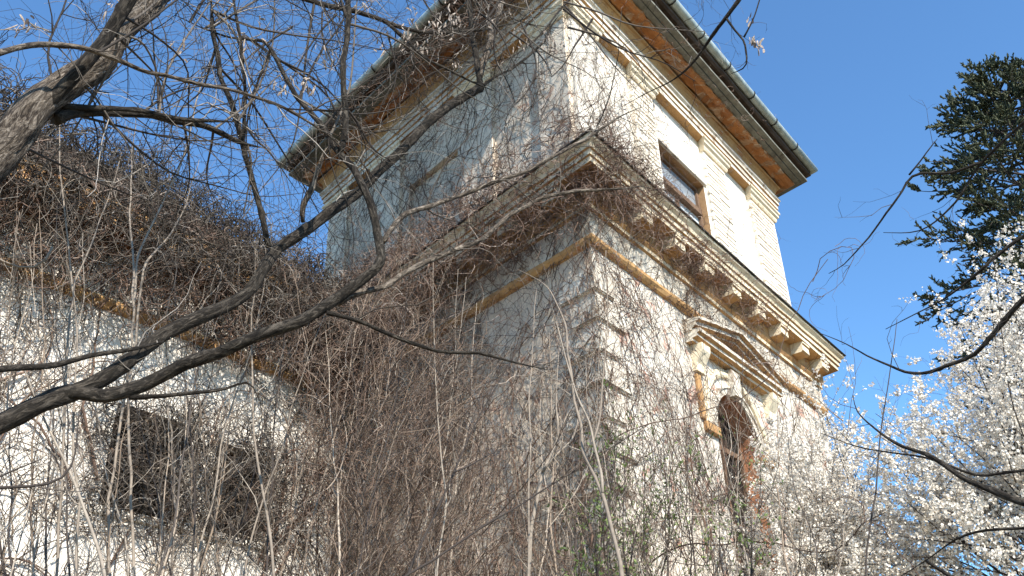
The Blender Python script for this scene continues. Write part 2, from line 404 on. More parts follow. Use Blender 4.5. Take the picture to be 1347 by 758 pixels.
sweep('cornice_flashing', C0, WR0, WL0, [(.50, 9.175), (.535, 9.172), (.535, 9.19), (-.12, 9.34)], [M['black']], [0, 0, 0], tower, jit=.003)
def modillion(fc, u):
    bx = [(.11, 8.66), (.30, 8.66), (.335, 8.69), (.335, 8.80), (.36, 8.82), (.36, 8.858), (.11, 8.858)]
    vs = [fc(u+x, z, o) for x in (0, .31) for o, z in bx]; n = len(bx)
    fs = [tuple(range(n)), tuple(range(2*n-1, n-1, -1))]+[(i, (i+1) % n, n+(i+1) % n, n+i) for i in range(n)]
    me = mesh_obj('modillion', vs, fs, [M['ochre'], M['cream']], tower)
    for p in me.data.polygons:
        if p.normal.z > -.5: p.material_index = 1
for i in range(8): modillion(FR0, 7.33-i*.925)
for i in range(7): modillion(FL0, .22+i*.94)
# quoins of the near corner
for i in range(14):
    z = 7.62-i*.43
    lo = .62 if i % 2 else .42; lo2 = .42 if i % 2 else .62
    v = []; f = []
    for (fc, l, o) in ((FR0, lo, .045), (FL0, lo2, .045)):
        pass
    e = .045; mit = np.linalg.solve(np.array([nR[:2], nL[:2]]), [e, e]); m = np.array([mit[0], mit[1], 0])
    ring = [FR0(lo, 0, -.02), FR0(lo, 0, e), C0+m, FL0(lo2, 0, e), FL0(lo2, 0, -.02)]
    z0, z1 = z-.33+random.uniform(-.01, .01), z
    v = [p*1+np.array([0, 0, z0]) for p in ring]+[p+np.array([0, 0, z0+.02])*1 for p in ring]
    v = [p+np.array([0, 0, z0]) for p in ring]+[p+np.array([0, 0, z1]) for p in ring]
    f = [(i2, i2+1, 6+i2, 5+i2) for i2 in range(4)]+[(0, 1, 2, 3, 4), (5, 6, 7, 8, 9)]
    q = mesh_obj('quoin', v, f, M['white_mould'], tower)
    bm = bmesh.new(); bm.from_mesh(q.data); bmesh.ops.bevel(bm, geom=[e2 for e2 in bm.edges if e2.is_manifold], offset=.018, segments=2, affect='EDGES')
    for vv in bm.verts: vv.co += Vector([random.uniform(-.006, .006) for _ in range(3)])
    bm.to_mesh(q.data); bm.free()
# arched window surround
def arc_band(name, fc, r0, r1, prof, mat, parent, t0=0, t1=math.pi, legs=0.0):
    pts = []
    ts = np.linspace(t0, t1, 21)
    path = ([(AW, -legs)] if legs else [])+[(math.cos(t), math.sin(t)) for t in ts]+([(-AW, -legs)] if legs else [])
    vs = []; fs = []
    rings = []
    for t in ts:
        rings.append([fc(AC+r*math.cos(t), AS+r*math.sin(t), o) for r, o in prof])
    if legs:
        rings.insert(0, [fc(AC+r, AS-legs, o) for r, o in prof]); rings.append([fc(AC-r, AS-legs, o) for r, o in prof])
    n = len(prof)
    for r in rings: vs += r
    for j in range(len(rings)-1):
        for i in range(n-1): fs.append((j*n+i, (j+1)*n+i, (j+1)*n+i+1, j*n+i+1))
    return mesh_obj(name, vs, fs, mat, parent)
arc_band('archivolt', FR0, 0, 0, [(AW+.0, .0), (AW+.0, .03), (AW+.10, .03), (AW+.10, .055), (AW+.13, .055), (AW+.15, .0)], M['white_mould'], tower, legs=.0)
arc_band('archivolt', FR0, 0, 0, [(AW+.27, .0), (AW+.27, .04), (AW+.30, .055), (AW+.34, .055), (AW+.36, .03), (AW+.40, .03), (AW+.41, .0)], M['cream'], tower, legs=.0)
box_part('impost', FR0, AC-AW-.42, AC-AW-.01, AS-.16, AS-.02, -.01, .07, M['ochre'], tower, .012)
box_part('impost', FR0, AC+AW+.01, AC+AW+.42, AS-.16, AS-.02, -.01, .07, M['ochre'], tower, .012)
# keystone
vs = [FR0(AC+x, z, o) for o in (-.01, .12) for x, z in ((-.10, AS+AW-.03), (.10, AS+AW-.03), (.15, 7.38), (-.15, 7.38))]
mesh_obj('keystone', vs, [(0, 1, 2, 3), (4, 5, 6, 7), (0, 1, 5, 4), (1, 2, 6, 5), (2, 3, 7, 6), (3, 0, 4, 7)], M['white_mould'], tower)
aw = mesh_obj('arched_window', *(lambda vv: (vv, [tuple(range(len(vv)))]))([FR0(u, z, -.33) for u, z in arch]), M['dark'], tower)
for x0, x1, z0, z1 in ((AC-AW, AC-AW+.07, 2.2, AS+.05), (AC+AW-.07, AC+AW, 2.2, AS+.05), (AC-.03, AC+.03, 2.2, AS+AW-.01), (AC-AW+.06, AC+AW-.06, AS-.09, AS-.01), (AC-AW+.06, AC+AW-.06, 5.1, 5.15), (AC-AW+.06, AC+AW-.06, 3.9, 3.95)):
    box_part('window_bar', FR0, x0, x1, z0, z1, -.32, -.27, M['frame'], aw)
# pediment over it
PU0, PU1, PB = 2.36, 5.32, 7.42
def sloped(name, uA, zA, uB, zB, prof, mat, parent, midx=None, cap=0.0):
    """straight moulding from A to B on the right face; profile (out, drop)"""
    vs = []; fs = []; K = 9; n = len(prof)
    for k in range(K):
        f_ = k/(K-1)
        for o, h in prof: vs.append(FR0(uA+(uB-uA)*f_, zA+(zB-zA)*f_+h+random.gauss(0, .004), o+random.gauss(0, .003)))
    for k in range(K-1):
        for i in range(n): fs.append((k*n+i, (k+1)*n+i, (k+1)*n+(i+1) % n, k*n+(i+1) % n))
    fs += [tuple(range(n)), tuple(range((K-1)*n, K*n))]
    o = mesh_obj(name, vs, fs, mat, parent)
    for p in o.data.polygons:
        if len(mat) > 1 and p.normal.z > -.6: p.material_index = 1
    return o
pp = [(-.01, 0), (.12, 0), (.12, .04), (.20, .05), (.20, .10), (.25, .12), (.25, .17), (-.01, .19)]
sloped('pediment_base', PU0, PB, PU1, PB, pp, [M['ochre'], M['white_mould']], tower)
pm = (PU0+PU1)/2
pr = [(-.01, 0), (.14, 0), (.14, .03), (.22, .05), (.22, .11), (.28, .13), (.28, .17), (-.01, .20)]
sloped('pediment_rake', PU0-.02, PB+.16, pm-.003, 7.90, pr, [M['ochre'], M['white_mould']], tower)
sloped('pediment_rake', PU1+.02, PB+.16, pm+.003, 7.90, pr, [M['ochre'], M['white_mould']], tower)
for u in (PU0+.12, PU1-.42):
    vs = []; pf = [(-.01, 0), (.07, 0), (.08, .12), (.13, .2), (.19, .30), (.20, .40), (-.01, .40)]
    for x in (0, .26): vs += [FR0(u+x, PB-.405+h, o) for o, h in pf]
    n = len(pf); mesh_obj('console', vs, [tuple(range(n)), tuple(range(n, 2*n))]+[(i, (i+1) % n, n+(i+1) % n, n+i) for i in range(n)], M['cream'], tower)
# panel moulding beside the arch
box_part('arch_frame', FR0, 2.5, 2.62, 6.3, 6.98, -.01, .05, M['ochre'], tower, .01)

# upper storey ---------------------------------------------------------
winR = [(2.44, 9.6), (4.18, 9.6), (4.18, 11.28), (2.44, 11.28)]
winL = [(2.70, 9.75), (4.10, 9.75), (4.10, 11.28), (2.70, 11.28)]
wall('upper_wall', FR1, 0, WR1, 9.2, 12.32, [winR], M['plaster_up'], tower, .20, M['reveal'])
wall('upper_wall', FL1, 0, WL1, 9.2, 12.32, [winL], M['plaster_shade'], tower, .12, M['plaster_shade'])
def brick_mesh(fc, w, h):
    v_, f_ = fbox(fc, 0, w, 0, h, 0, .05)
    v_ = [p-fc.C for p in v_]
    me = bpy.data.meshes.new('brick'); me.from_pydata([tuple(x) for x in v_], [], f_)
    bm = bmesh.new(); bm.from_mesh(me); bmesh.ops.recalc_face_normals(bm, faces=bm.faces)
    bmesh.ops.bevel(bm, geom=bm.edges[:], offset=.014, segments=1, affect='EDGES'); bm.to_mesh(me); bm.free()
    me.materials.append(M['brickface']); return me
def pilaster(fc, u0, u1, bricks=True, corner=False):
    p = box_part('pilaster', fc, u0, u1, 9.25, 12.08, -.01, .08, M['plaster_up' if fc is FR1 else 'plaster_shade'], tower)
    # capital
    prof = [(0, 12.07), (.11, 12.07), (.13, 12.11), (.13, 12.15), (.17, 12.19), (.17, 12.24), (.20, 12.27), (.20, 12.315), (0, 12.315)]
    vs = []; n = len(prof)
    for t in (0, 1):
        for o, z in prof:
            e = max(0, o-.08); vs.append(fc((u0-e) if t == 0 else (u1+e), z, o))
    c = mesh_obj('capital', vs, [tuple(range(n)), tuple(range(n, 2*n))]+[(i, (i+1) % n, n+(i+1) % n, n+i) for i in range(n)], M['cream'], tower)
    c.parent = p; c.matrix_parent_inverse = Matrix.Translation(-world_loc(p))
    if bricks:
        w = u1-u0; z = 9.32; i = 0; ms = [brick_mesh(fc, w*.40-.003, .083), brick_mesh(fc, w*.52-.003, .083)]
        while z < 12.0:
            t = i % 2
            for k, (bu, m_) in enumerate(((.02+.06*t, ms[0]), (w*.40+.02+.05*t, ms[1])) if not t else ((-.012, ms[1]), (w*.52-.008, ms[0]))):
                if random.random() < .05: continue
                o = link('brick', m_, p); pos = fc(u0+bu+random.uniform(-.008, .008), z+random.uniform(-.003, .003), .043+random.uniform(-.006, .007))
                o.location = Vector(pos)
            z += .094; i += 1
    return p
for u0, u1 in ((1.72, 2.41), (4.24, 5.10), (6.20, 7.34)): pilaster(FR1, u0, u1)
pilaster(FR1, .0, .66, bricks=False)
for u0, u1 in ((.0, .63), (1.72, 2.5), (4.3, 5.1), (6.1, 6.8)): pilaster(FL1, u0, u1, bricks=False)
# window sash right face
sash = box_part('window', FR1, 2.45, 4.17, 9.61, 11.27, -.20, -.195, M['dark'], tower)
for x0, x1, z0, z1, m_, nm, o0, o1 in ((2.45, 2.52, 9.61, 11.27, 'frame', 'frame', -.19, -.12), (4.10, 4.17, 9.61, 11.27, 'frame', 'frame', -.19, -.12),
        (2.52, 4.10, 11.20, 11.27, 'frame', 'frame', -.19, -.12), (2.52, 4.10, 10.62, 10.72, 'frame', 'transom', -.19, -.07), (3.28, 3.34, 9.61, 10.62, 'frame', 'mullion', -.185, -.13),
        (2.52, 4.10, 10.725, 11.195, 'glass', 'pane', -.175, -.165), (2.52, 3.275, 9.61, 10.615, 'sheet', 'pane', -.175, -.165), (3.345, 4.10, 9.61, 10.615, 'sheet', 'pane', -.175, -.165)):
    box_part(nm, FR1, x0, x1, z0, z1, o0, o1, M[m_], sash)
box_part('window_lintel', FR1, 2.42, 4.23, 11.29, 11.36, -.01, .045, M['white_mould'], tower, .008)
bl = box_part('blind_window', FL1, 2.71, 4.09, 9.76, 11.27, -.12, -.10, M['plaster_shade'], tower)
# entablature and eaves
sweep('architrave', C1, WR1, WL1, [(0, 12.32), (.15, 12.32), (.15, 12.42), (.175, 12.425), (.175, 12.52), (.205, 12.53), (.205, 12.60), (.24, 12.63), (.24, 12.68), (.20, 12.70)],
      [M['ochre'], M['white_mould']], [0, 1, 0, 1, 0, 1, 1, 1, 1], tower)
cv = [(.17+.10*(1-math.cos(t)), 12.70+.26*math.sin(t)) for t in np.linspace(0, math.pi/2, 7)]
sweep('cove_moulding', C1, WR1, WL1, cv+[(.285, 12.97), (.285, 12.99), (.26, 13.06)], [M['ochre'], M['dark_wood']], [0]*8+[1], tower)
sweep('crumbling_soffit', C1, WR1, WL1, [(.25, 13.06), (.31, 13.03), (.39, 13.07), (.46, 13.05), (.53, 13.07), (.535, 13.14)], [M['orange']], [0]*5, tower, seg=.12, jit=.02)
sweep('soffit_board', C1, WR1, WL1, [(.535, 13.16), (.535, 13.12), (.64, 13.125), (.64, 13.17)], [M['board']], [0]*3, tower, jit=.004)
sweep('soffit_board', C1, WR1, WL1, [(.652, 13.17), (.652, 13.145), (.76, 13.15), (.76, 13.20)], [M['board']], [0]*3, tower, jit=.004)
sweep('roof_edge', C1, WR1, WL1, [(.30, 13.24), (.80, 13.29), (.84, 13.32), (.845, 13.50), (.80, 13.56)], [M['dark_wood']], [0]*4, tower, jit=.008)
GR = .088
gut = [(.90+GR*math.cos(t), 13.48+GR*math.sin(t)) for t in np.linspace(math.pi*.95, math.pi*2.45, 12)]
gutter = sweep('gutter', C1, WR1, WL1, gut, [M['zinc']], [0]*11, tower, seg=.9, jit=.003)
for p in gutter.data.polygons: p.use_smooth = True
for fc, w in ((FR1, WR1), (FL1, WL1)):
    u = -.1
    while u < w+.6:
        vs = []; fs = []; ts = np.linspace(math.pi*.9, math.pi*2.1, 9)
        for x in (-.015, .015):
            vs += [fc(u+x, 13.48+(GR+.008)*math.sin(t), .90+(GR+.008)*math.cos(t)) for t in ts]
        for i in range(8): fs.append((i, i+1, 9+i+1, 9+i))
        o = mesh_obj('gutter_bracket', vs, fs, M['black'], tower); o.parent = gutter; o.matrix_parent_inverse = Matrix.Translation(-world_loc(gutter))
        sm = o.modifiers.new('thickness', 'SOLIDIFY'); sm.thickness = .008; sm.offset = 1
        u += 1.02
# hipped roof
ap = (C1+dR*WR1/2+dL*WL1/2)+np.array([0, 0, 15.6]); cs = corners(C1, dR, WR1, dL, WL1)
cen = C1+dR*WR1/2+dL*WL1/2
rv = [c+(c-cen)*.2+np.array([0, 0, 13.56]) for c in cs]+[ap]
mesh_obj('roof', rv, [(0, 1, 4), (1, 2, 4), (2, 3, 4), (3, 0, 4)], M['tile'], tower)

# ================================================================== WING
wing = empty('wing', tuple(CW-dR*4), 'low sunlit white wing of the house buried under dead creeper, left of the tower', 'building')
whole = []
w1 = [(2.75, 5.15), (3.95, 5.15), (3.95, 6.55), (2.75, 6.55)]
w2 = [(1.35, 5.15), (2.35, 5.15), (2.35, 6.45), (1.35, 6.45)]
wall('wall', FWG, -.2, 9.5, -.4, 7.9, [w1, w2], M['wing_plaster'], wing, .4)
for (u0, z0), (u1, _), (_, z1), _ in (w1, w2):
    pn = box_part('window', FWG, u0, u1, z0, z1, -.42, -.40, M['dark'], wing)
    um = (u0+u1)/2
    for x0, x1, a0, a1 in ((u0, u0+.07, z0, z1), (u1-.07, u1, z0, z1), (um-.03, um+.03, z0, z1), (u0+.07, u1-.07, z0+.85, z0+.91), (u0+.07, u1-.07, z1-.07, z1)):
        box_part('frame', FWG, x0, x1, a0, a1, -.395, -.34, M['frame'], pn)
    box_part('window_sill', FWG, u0-.08, u1+.08, z0-.11, z0-.005, -.05, .05, M['wing_plaster'], wing, .01)
def strip(name, fc, u0, u1, prof, mats, midx, parent, K=24, jit=.008):
    vs = []; n = len(prof); fs = []; mi = []
    for k in range(K+1):
        for o, z in prof: vs.append(fc(u0+(u1-u0)*k/K, z+random.gauss(0, jit), o+random.gauss(0, jit)))
    for k in range(K):
        for i in range(n-1): fs.append((k*n+i, (k+1)*n+i, (k+1)*n+i+1, k*n+i+1)); mi.append(midx[i])
    return mesh_obj(name, vs, fs, mats, parent, mi)
strip('string_course', FWG, -.2, 9.5, [(0, 7.78), (.06, 7.80), (.09, 7.86), (.09, 7.93), (.02, 7.98)], [M['ochre'], M['cream']], [0, 0, 0, 1], wing)
strip('frieze', FWG, -.2, 9.5, [(.02, 7.98), (.02, 8.5), (.1, 8.6), (.1, 8.8), (.42, 8.85), (.42, 9.0), (.48, 9.1), (.48, 9.2), (0, 9.35)], [M['wing_plaster'], M['orange'], M['ochre']], [0, 0, 1, 1, 2, 2, 2, 2], wing)
vs = []; fs = []
for k_ in range(21):
    u = -.8+k_*.52; tz = float(np.interp(u, [-.8, .6, 2.0, 3.3, 4.6, 6.5, 9.5], [9.4, 9.8, 9.9, 10.1, 10.25, 10.25, 10.2]))-.25
    for o_, z_ in ((.52, 9.2), (.52, 9.28), (.52-(tz-9.2)*.62, tz), (.52-(tz-9.2)*.62-2.5, tz-.6)): vs.append(FWG(u, z_, o_))
for k_ in range(20):
    for i_ in range(3): fs.append((k_*4+i_, k_*4+4+i_, k_*4+5+i_, k_*4+1+i_))
mesh_obj('roof', vs, fs, M['tile'], wing)
for u, h in ((.9, .5), (1.7, .42)):      # two broken gablets standing against the sky
    z = 9.9
    vs = [FWG(u-.35, z, -1), FWG(u+.35, z, -1), FWG(u, z+h+.25, -1), FWG(u-.35, z, -1.6), FWG(u+.35, z, -1.6), FWG(u, z+h+.25, -1.6)]
    mesh_obj('gablet', vs, [(0, 1, 2), (3, 4, 5), (0, 2, 5, 3), (1, 2, 5, 4), (0, 1, 4, 3)], M['tile'], wing)

# ================================================================== CREEPER ON THE BUILDING
def plane_strands(fc, U, Z, off, D2, L, K=9, wig=.5, curl=.25, grav=-.02, offr=.03):
    """stems that creep over a wall: grown in the wall's own plane, a few centimetres proud of it"""
    n = len(U); d = unit(np.stack([D2[:, 0], D2[:, 1], np.zeros(n)], 1))
    P = np.stack([U, Z, np.zeros(n)], 1)
    g = grow(P, d, L, K, 0, (0, 0, 0))
    D = d.copy(); Q = P.copy(); out = [Q]; c = rng.normal(size=n)*curl; Ls = np.broadcast_to(L, (n,))/(K-1)
    for i in range(K-1):
        c = c*.8+rng.normal(size=n)*curl*.6
        ang = c+rng.normal(size=n)*wig*.5
        co, si = np.cos(ang), np.sin(ang)
        D = np.stack([D[:, 0]*co-D[:, 1]*si, D[:, 0]*si+D[:, 1]*co+grav, D[:, 2]*0], 1); D = unit(D)
        Q = Q+D*Ls[:, None]; out.append(Q)
    g = np.stack(out, 1)
    o = np.broadcast_to(np.asarray(off, float), (n,))[:, None]+np.abs(rng.normal(size=(n, K)))*offr
    return fc.C+g[..., :1]*fc.d+o[..., None]*fc.n+g[..., 1:2]*np.array([0, 0, 1.0])
def wall_vines(name, fc, n, u, z, label, L=(.3, 1.1), r=.0035, up=1.4, K=9, off=.012, offr=.03, mat='wall_vine', twigs=2, dens=None, parent=None):
    U = rng.uniform(*u, n*3); Z = rng.uniform(*z, n*3)
    if dens is not None:
        keep = rng.random(n*3) < dens(U, Z); U, Z = U[keep][:n], Z[keep][:n]
    else: U, Z = U[:n], Z[:n]
    n = len(U)
    D = rng.normal(size=(n, 2)); D[:, 1] += up*rng.choice([1, 1, 1, -1], n)
    b = Bundle(); Ls = rng.uniform(*L, n)
    P = plane_strands(fc, U, Z, off, D, Ls, K, offr=offr)
    b.tubes(P, rng.uniform(.6, 1.5, n)*r, r*.4, 3)
    if twigs:
        q, T, idx, _ = spawn(P, twigs); d = side(T, 1.0)+fc.n*.2
        g = grow(q, d, rng.uniform(.06, .28, len(q)), 4, .3, (0, 0, 0), .3)
        b.tubes(g, r*.55, r*.25, 3)
    o = b.build(name, M[mat]); tag(o, label, 'creeper', kind='stuff'); return o
def off_frame(fc): return fc
# long climbing stems plus fine network, right face below the cornice
patch = lambda s, a, b: (lambda U, Z: np.clip(.18+a*np.maximum(0, np.sin(U*1.7+s)*np.cos(Z*1.3+s*2))+b*np.exp(-((U-0)/1.3)**2), 0, 1))
wall_vines('creeper', FR0, 1050, (-.1, 7.8), (2.8, 8.05), 'dead creeper stems netted over the sunlit plaster round the arched window', dens=patch(1, .6, .9), L=(.4, 1.7), off=.03, r=.0042)
wall_vines('creeper', FL0, 1500, (-.1, 6.0), (2.8, 8.05), 'dead creeper clinging to the shaded lower wall left of the tower corner', L=(.4, 1.5), off=.03, r=.0055, mat='vine', dens=lambda U, Z: .35+.65*(U > 2.5)+.4*(U < .9))
wall_vines('creeper', FR1, 230, (0, 7.2), (9.3, 12.4), 'sparse hair-thin creeper stems on the cream plaster round the upper window', L=(.5, 1.8), r=.0034, off=.085, dens=lambda U, Z: np.clip(1.3-U/2.4, .06, 1), twigs=3)
wall_vines('creeper', FL1, 380, (0, 6.8), (9.3, 12.6), 'dark creeper stems branching over the shaded upper wall of the tower', L=(.6, 2.2), r=.005, off=.085, mat='wall_vine', twigs=3)
wall_vines('creeper', FWG, 800, (-.1, 8.5), (3.0, 8.9), 'dead creeper network over the bright white wing wall', L=(.5, 2.2), r=.0075, off=.04, offr=.06, mat='twig', twigs=2)

def main_stems(fc, n, u, z, L, label, r=.012, lean=.0):
    U = rng.uniform(*u, n); Z = rng.uniform(*z, n); D = np.stack([rng.normal(size=n)*.3+lean, np.ones(n)], 1)
    P = plane_strands(fc, U, Z, .05, D, rng.uniform(*L, n), 34, .28, .10, 0, .02)
    b = Bundle(); b.tubes(P, rng.uniform(.6, 1.5, n)*r, r*.25, 5, tint=rng.uniform(0, .7, n))
    for m_, l_, rr in ((7, (.5, 1.6), .4), (9, (.2, .7), .22)):
        q, T, _, _ = spawn(P, m_, .1); n2 = len(q); rel = q-fc.C; D2 = np.stack([T@fc.d+rng.normal(size=n2)*.9, T[:, 2]+rng.normal(size=n2)*.7], 1)
        P2 = plane_strands(fc, rel@fc.d, rel[:, 2], .04, D2, rng.uniform(*l_, n2), 12, .5, .25, 0, .02)
        b.tubes(P2, r*rr, r*rr*.4, 3, tint=rng.uniform(0, .8, n2))
        if m_ == 7: P = P2[::2]
    o = b.build('creeper', M['vine']); return tag(o, label, 'creeper', kind='stuff')
main_stems(FR0, 16, (-.1, 7.4), (2.5, 4.5), (2, 4.6), 'forking dark main stems of the creeper climbing the sunlit face beside the arched window', .011)
main_stems(FL0, 22, (.1, 6.0), (2.5, 4.8), (2.2, 4.8), 'forking main stems of the creeper climbing the shaded lower wall', .013)
main_stems(FWG, 30, (-.1, 8.4), (2.8, 5.5), (2, 5), 'forking main stems of the creeper climbing the white wing wall', .017)
main_stems(FR1, 5, (0, 2.2), (9.2, 9.5), (1.6, 3), 'few creeper stems climbing past the corner pilaster of the sunlit upper storey', .007)
main_stems(FL1, 13, (.1, 6.4), (9.2, 9.8), (1.6, 3.2), 'forking creeper stems climbing the shaded upper storey', .011)
def tangle(name, P0, label, L=(.3, .9), r=.004, K=10, wig=.35, grav=-.12, curl=.45, mat='vine', D0=None, twigs=1, cat='creeper', tl=(.06, .25)):
    """curly stems that hang and loop from a ledge or pile up on a roof"""
    n = len(P0); D = rng.normal(size=(n, 3)) if D0 is None else np.broadcast_to(D0, (n, 3))+rng.normal(size=(n, 3))*.5
    g = grow(P0, D, rng.uniform(*L, n), K, wig, (0, 0, grav), curl)
    b = Bundle(); b.tubes(g, rng.uniform(.6, 1.5, n)*r, r*.4, 3, tint=np.clip(rng.beta(2, 2.2, n), 0, 1))
    if twigs:
        q, T, _, _ = spawn(g, twigs); h = grow(q, side(T, 1.2), rng.uniform(*tl, len(q)), 5, .35, (0, 0, grav*.6), .4)
        b.tubes(h, r*.6, r*.3, 3)
    o = b.build(name, M[mat]); return tag(o, label, cat, kind='stuff')
def ledge(fc, n, u, z, off, dens=None):
    U = rng.uniform(*u, n*3)
    if dens is not None: U = U[rng.random(n*3) < dens(U)]
    U = U[:n]; n = len(U)
    Z = rng.uniform(*z, n); Of = rng.uniform(*off, n)
    return fc.C+U[:, None]*fc.d+Of[:, None]*fc.n+Z[:, None]*np.array([0, 0, 1.0])
cl = lambda U: np.clip(.05+1.1*np.exp(-(U/1.1)**2)+.75*np.exp(-((U-2.6)/.75)**2)+.35*np.exp(-((U-4.1)/.6)**2), 0, 1)*(U < 5.3)
tangle('creeper', ledge(FR0, 820, (-.4, 5.4), (8.45, 9.0), (.08, .55), cl), 'curly dead creeper hanging in clumps from the ochre cornice above the arched window', grav=-.14, L=(.3, .9), r=.0046)
tangle('creeper', ledge(FR0, 520, (-.5, 3.2), (9.0, 9.35), (.2, .6), lambda U: np.exp(-(U/1.2)**2)), 'matted creeper on top of the cornice at the near corner of the tower', grav=.02, L=(.2, .8), r=.0046, curl=.3)
tangle('creeper', ledge(FL0, 1500, (-.4, 6.2), (8.3, 9.2), (.05, .6)), 'dense curtain of curly dead creeper hanging off the shaded cornice', grav=-.16, L=(.4, 1.3), r=.0055)
tangle('creeper', ledge(FL0, 1000, (-.5, 6.6), (9.1, 9.8), (0, .65), lambda U: .5+.5*(U > 1.5)), 'bushy creeper heap piled along the top of the shaded cornice', grav=.0, L=(.3, 1.0), r=.0055)
tangle('creeper', ledge(FL0, 700, (2.4, 6.5), (5.5, 8.6), (.1, 1.2)), 'thick brown creeper mass in the angle between tower and wing', grav=-.08, L=(.5, 1.5), r=.006)
tangle('creeper', ledge(FL1, 620, (-.5, 4.2), (12.5, 13.4), (.1, .9), lambda U: np.clip(1-abs(U-1.6)/2.6, 0, 1)), 'dry creeper bunched under the left eaves of the tower', grav=-.1, L=(.3, 1.0), r=.0055)
tangle('creeper', ledge(FL1, 220, (1.0, 7.2), (12.6, 13.5), (.3, 1.0)), 'loose creeper threads trailing below the far left eaves', grav=-.1, L=(.3, 1.1), r=.0045)
tangle('creeper', ledge(FR1, 80, (-.4, 7.8), (12.9, 13.3), (.2, .8), lambda U: .3+.7*(abs(U-4.4) < .9)), 'few pale creeper tendrils dangling below the orange soffit', grav=-.12, L=(.2, .7), r=.004)
tangle('creeper', ledge(FR1, 160, (-.2, 8.0), (13.4, 13.62), (.8, .98)), 'tiny creeper shoots poking over the zinc gutter edge', grav=.02, L=(.08, .3), r=.002, twigs=0, wig=.3)
tangle('creeper', ledge(FR0, 300, (2.1, 5.4), (7.55, 8.1), (.1, .32)), 'creeper caught on the pediment over the arched window', grav=-.08, L=(.2, .7), r=.0042, mat='wall_vine')
# the mound that buries the wing roof
n = 3800; U = rng.uniform(-.8, 9.5, n); t = rng.random(n)
top = np.interp(U, [-.8, .6, 2.0, 3.3, 4.6, 6.5, 9.5], [9.5, 9.9, 10.05, 10.3, 10.5, 10.5, 10.4])
Z = 8.2+(top-8.2)*t**.75+rng.normal(size=n)*.12; Of = .78-(Z-8.6)*.55+rng.normal(size=n)*.18
P0 = FWG.C+U[:, None]*FWG.d+Of[:, None]*FWG.n+Z[:, None]*np.array([0, 0, 1.0])
tangle('creeper', P0, 'great grey mound of dead creeper burying the roof of the wing', grav=-.05, L=(.5, 1.5), r=.0085, mat='locust_twig', twigs=2, tl=(.1, .4))
tangle('creeper', ledge(FWG, 2300, (-.2, 8.5), (7.7, 9.35), (.1, .75)), 'brown curly creeper veiling the cornice of the wing', grav=-.12, L=(.3, 1.2), r=.0075, mat='vine')
n = 1050; U = rng.uniform(1.2, 4.2, n); Z = rng.uniform(5.0, 6.7, n)
P0 = FWG.C+U[:, None]*FWG.d+rng.uniform(-.1, .35, n)[:, None]*FWG.n+Z[:, None]*np.array([0, 0, 1.0])
tangle('creeper', P0, 'dark creeper nest hanging across the two wing windows', grav=-.08, L=(.5, 1.4), r=.007, mat='locust_twig', twigs=1)

# ================================================================== BRANCHES HELPER
def px_path(pts, wscale=1.0):
    """[(x, y, width in photo px, distance)] -> (x, y, z, radius)"""
    out = []
    for x, y, w, D in pts:
        p = at(x, y, D); d = np.linalg.norm(p-O); out.append((p[0], p[1], p[2], max(.0022, w*wscale*.43/F*d)))
    return out
def twigs_from(b, Q, m, L, r, K=6, wig=.22, upb=.05, lo=.1, sub=2, spread=1.1, tint=None, sl=(.25, .6), subsub=0, curl=0):
    """twigs and side twigs on the paths Q (each (K,4)); returns the twig point arrays"""
    outs = []
    for q in Q:
        n = max(1, int(m*np.linalg.norm(np.diff(q[:, :3], axis=0), axis=1).sum()))
        P, T, _, st = spawn(q[None, :, :3], n, lo); rr = np.interp(st, np.linspace(0, 1, len(q)), q[:, 3])
        g = grow(P, side(T, spread, upb), rng.uniform(*L, n), K, wig, (0, 0, upb*.4), curl)
        r0 = np.minimum(r*rng.uniform(.7, 1.4, n), rr*.7); b.tubes(g, r0, r*.3, 4 if r > .004 else 3, tint); outs.append(g)
        if sub:
            P, T, idx, st = spawn(g, sub, .2); h = grow(P, side(T, 1.0, upb), rng.uniform(*sl, len(P)), 5, wig*1.1, (0, 0, upb*.3), curl)
            b.tubes(h, r0[idx]*.55, r*.22, 3, tint); outs.append(h)
            if subsub:
                P, T, _, _ = spawn(h, subsub, .2); k_ = grow(P, side(T, 1.0, upb), rng.uniform(sl[0]*.3, sl[1]*.5, len(P)), 4, wig, (0, 0, 0), 0)
                b.tubes(k_, r*.3, r*.18, 3, tint); outs.append(k_)
    return outs

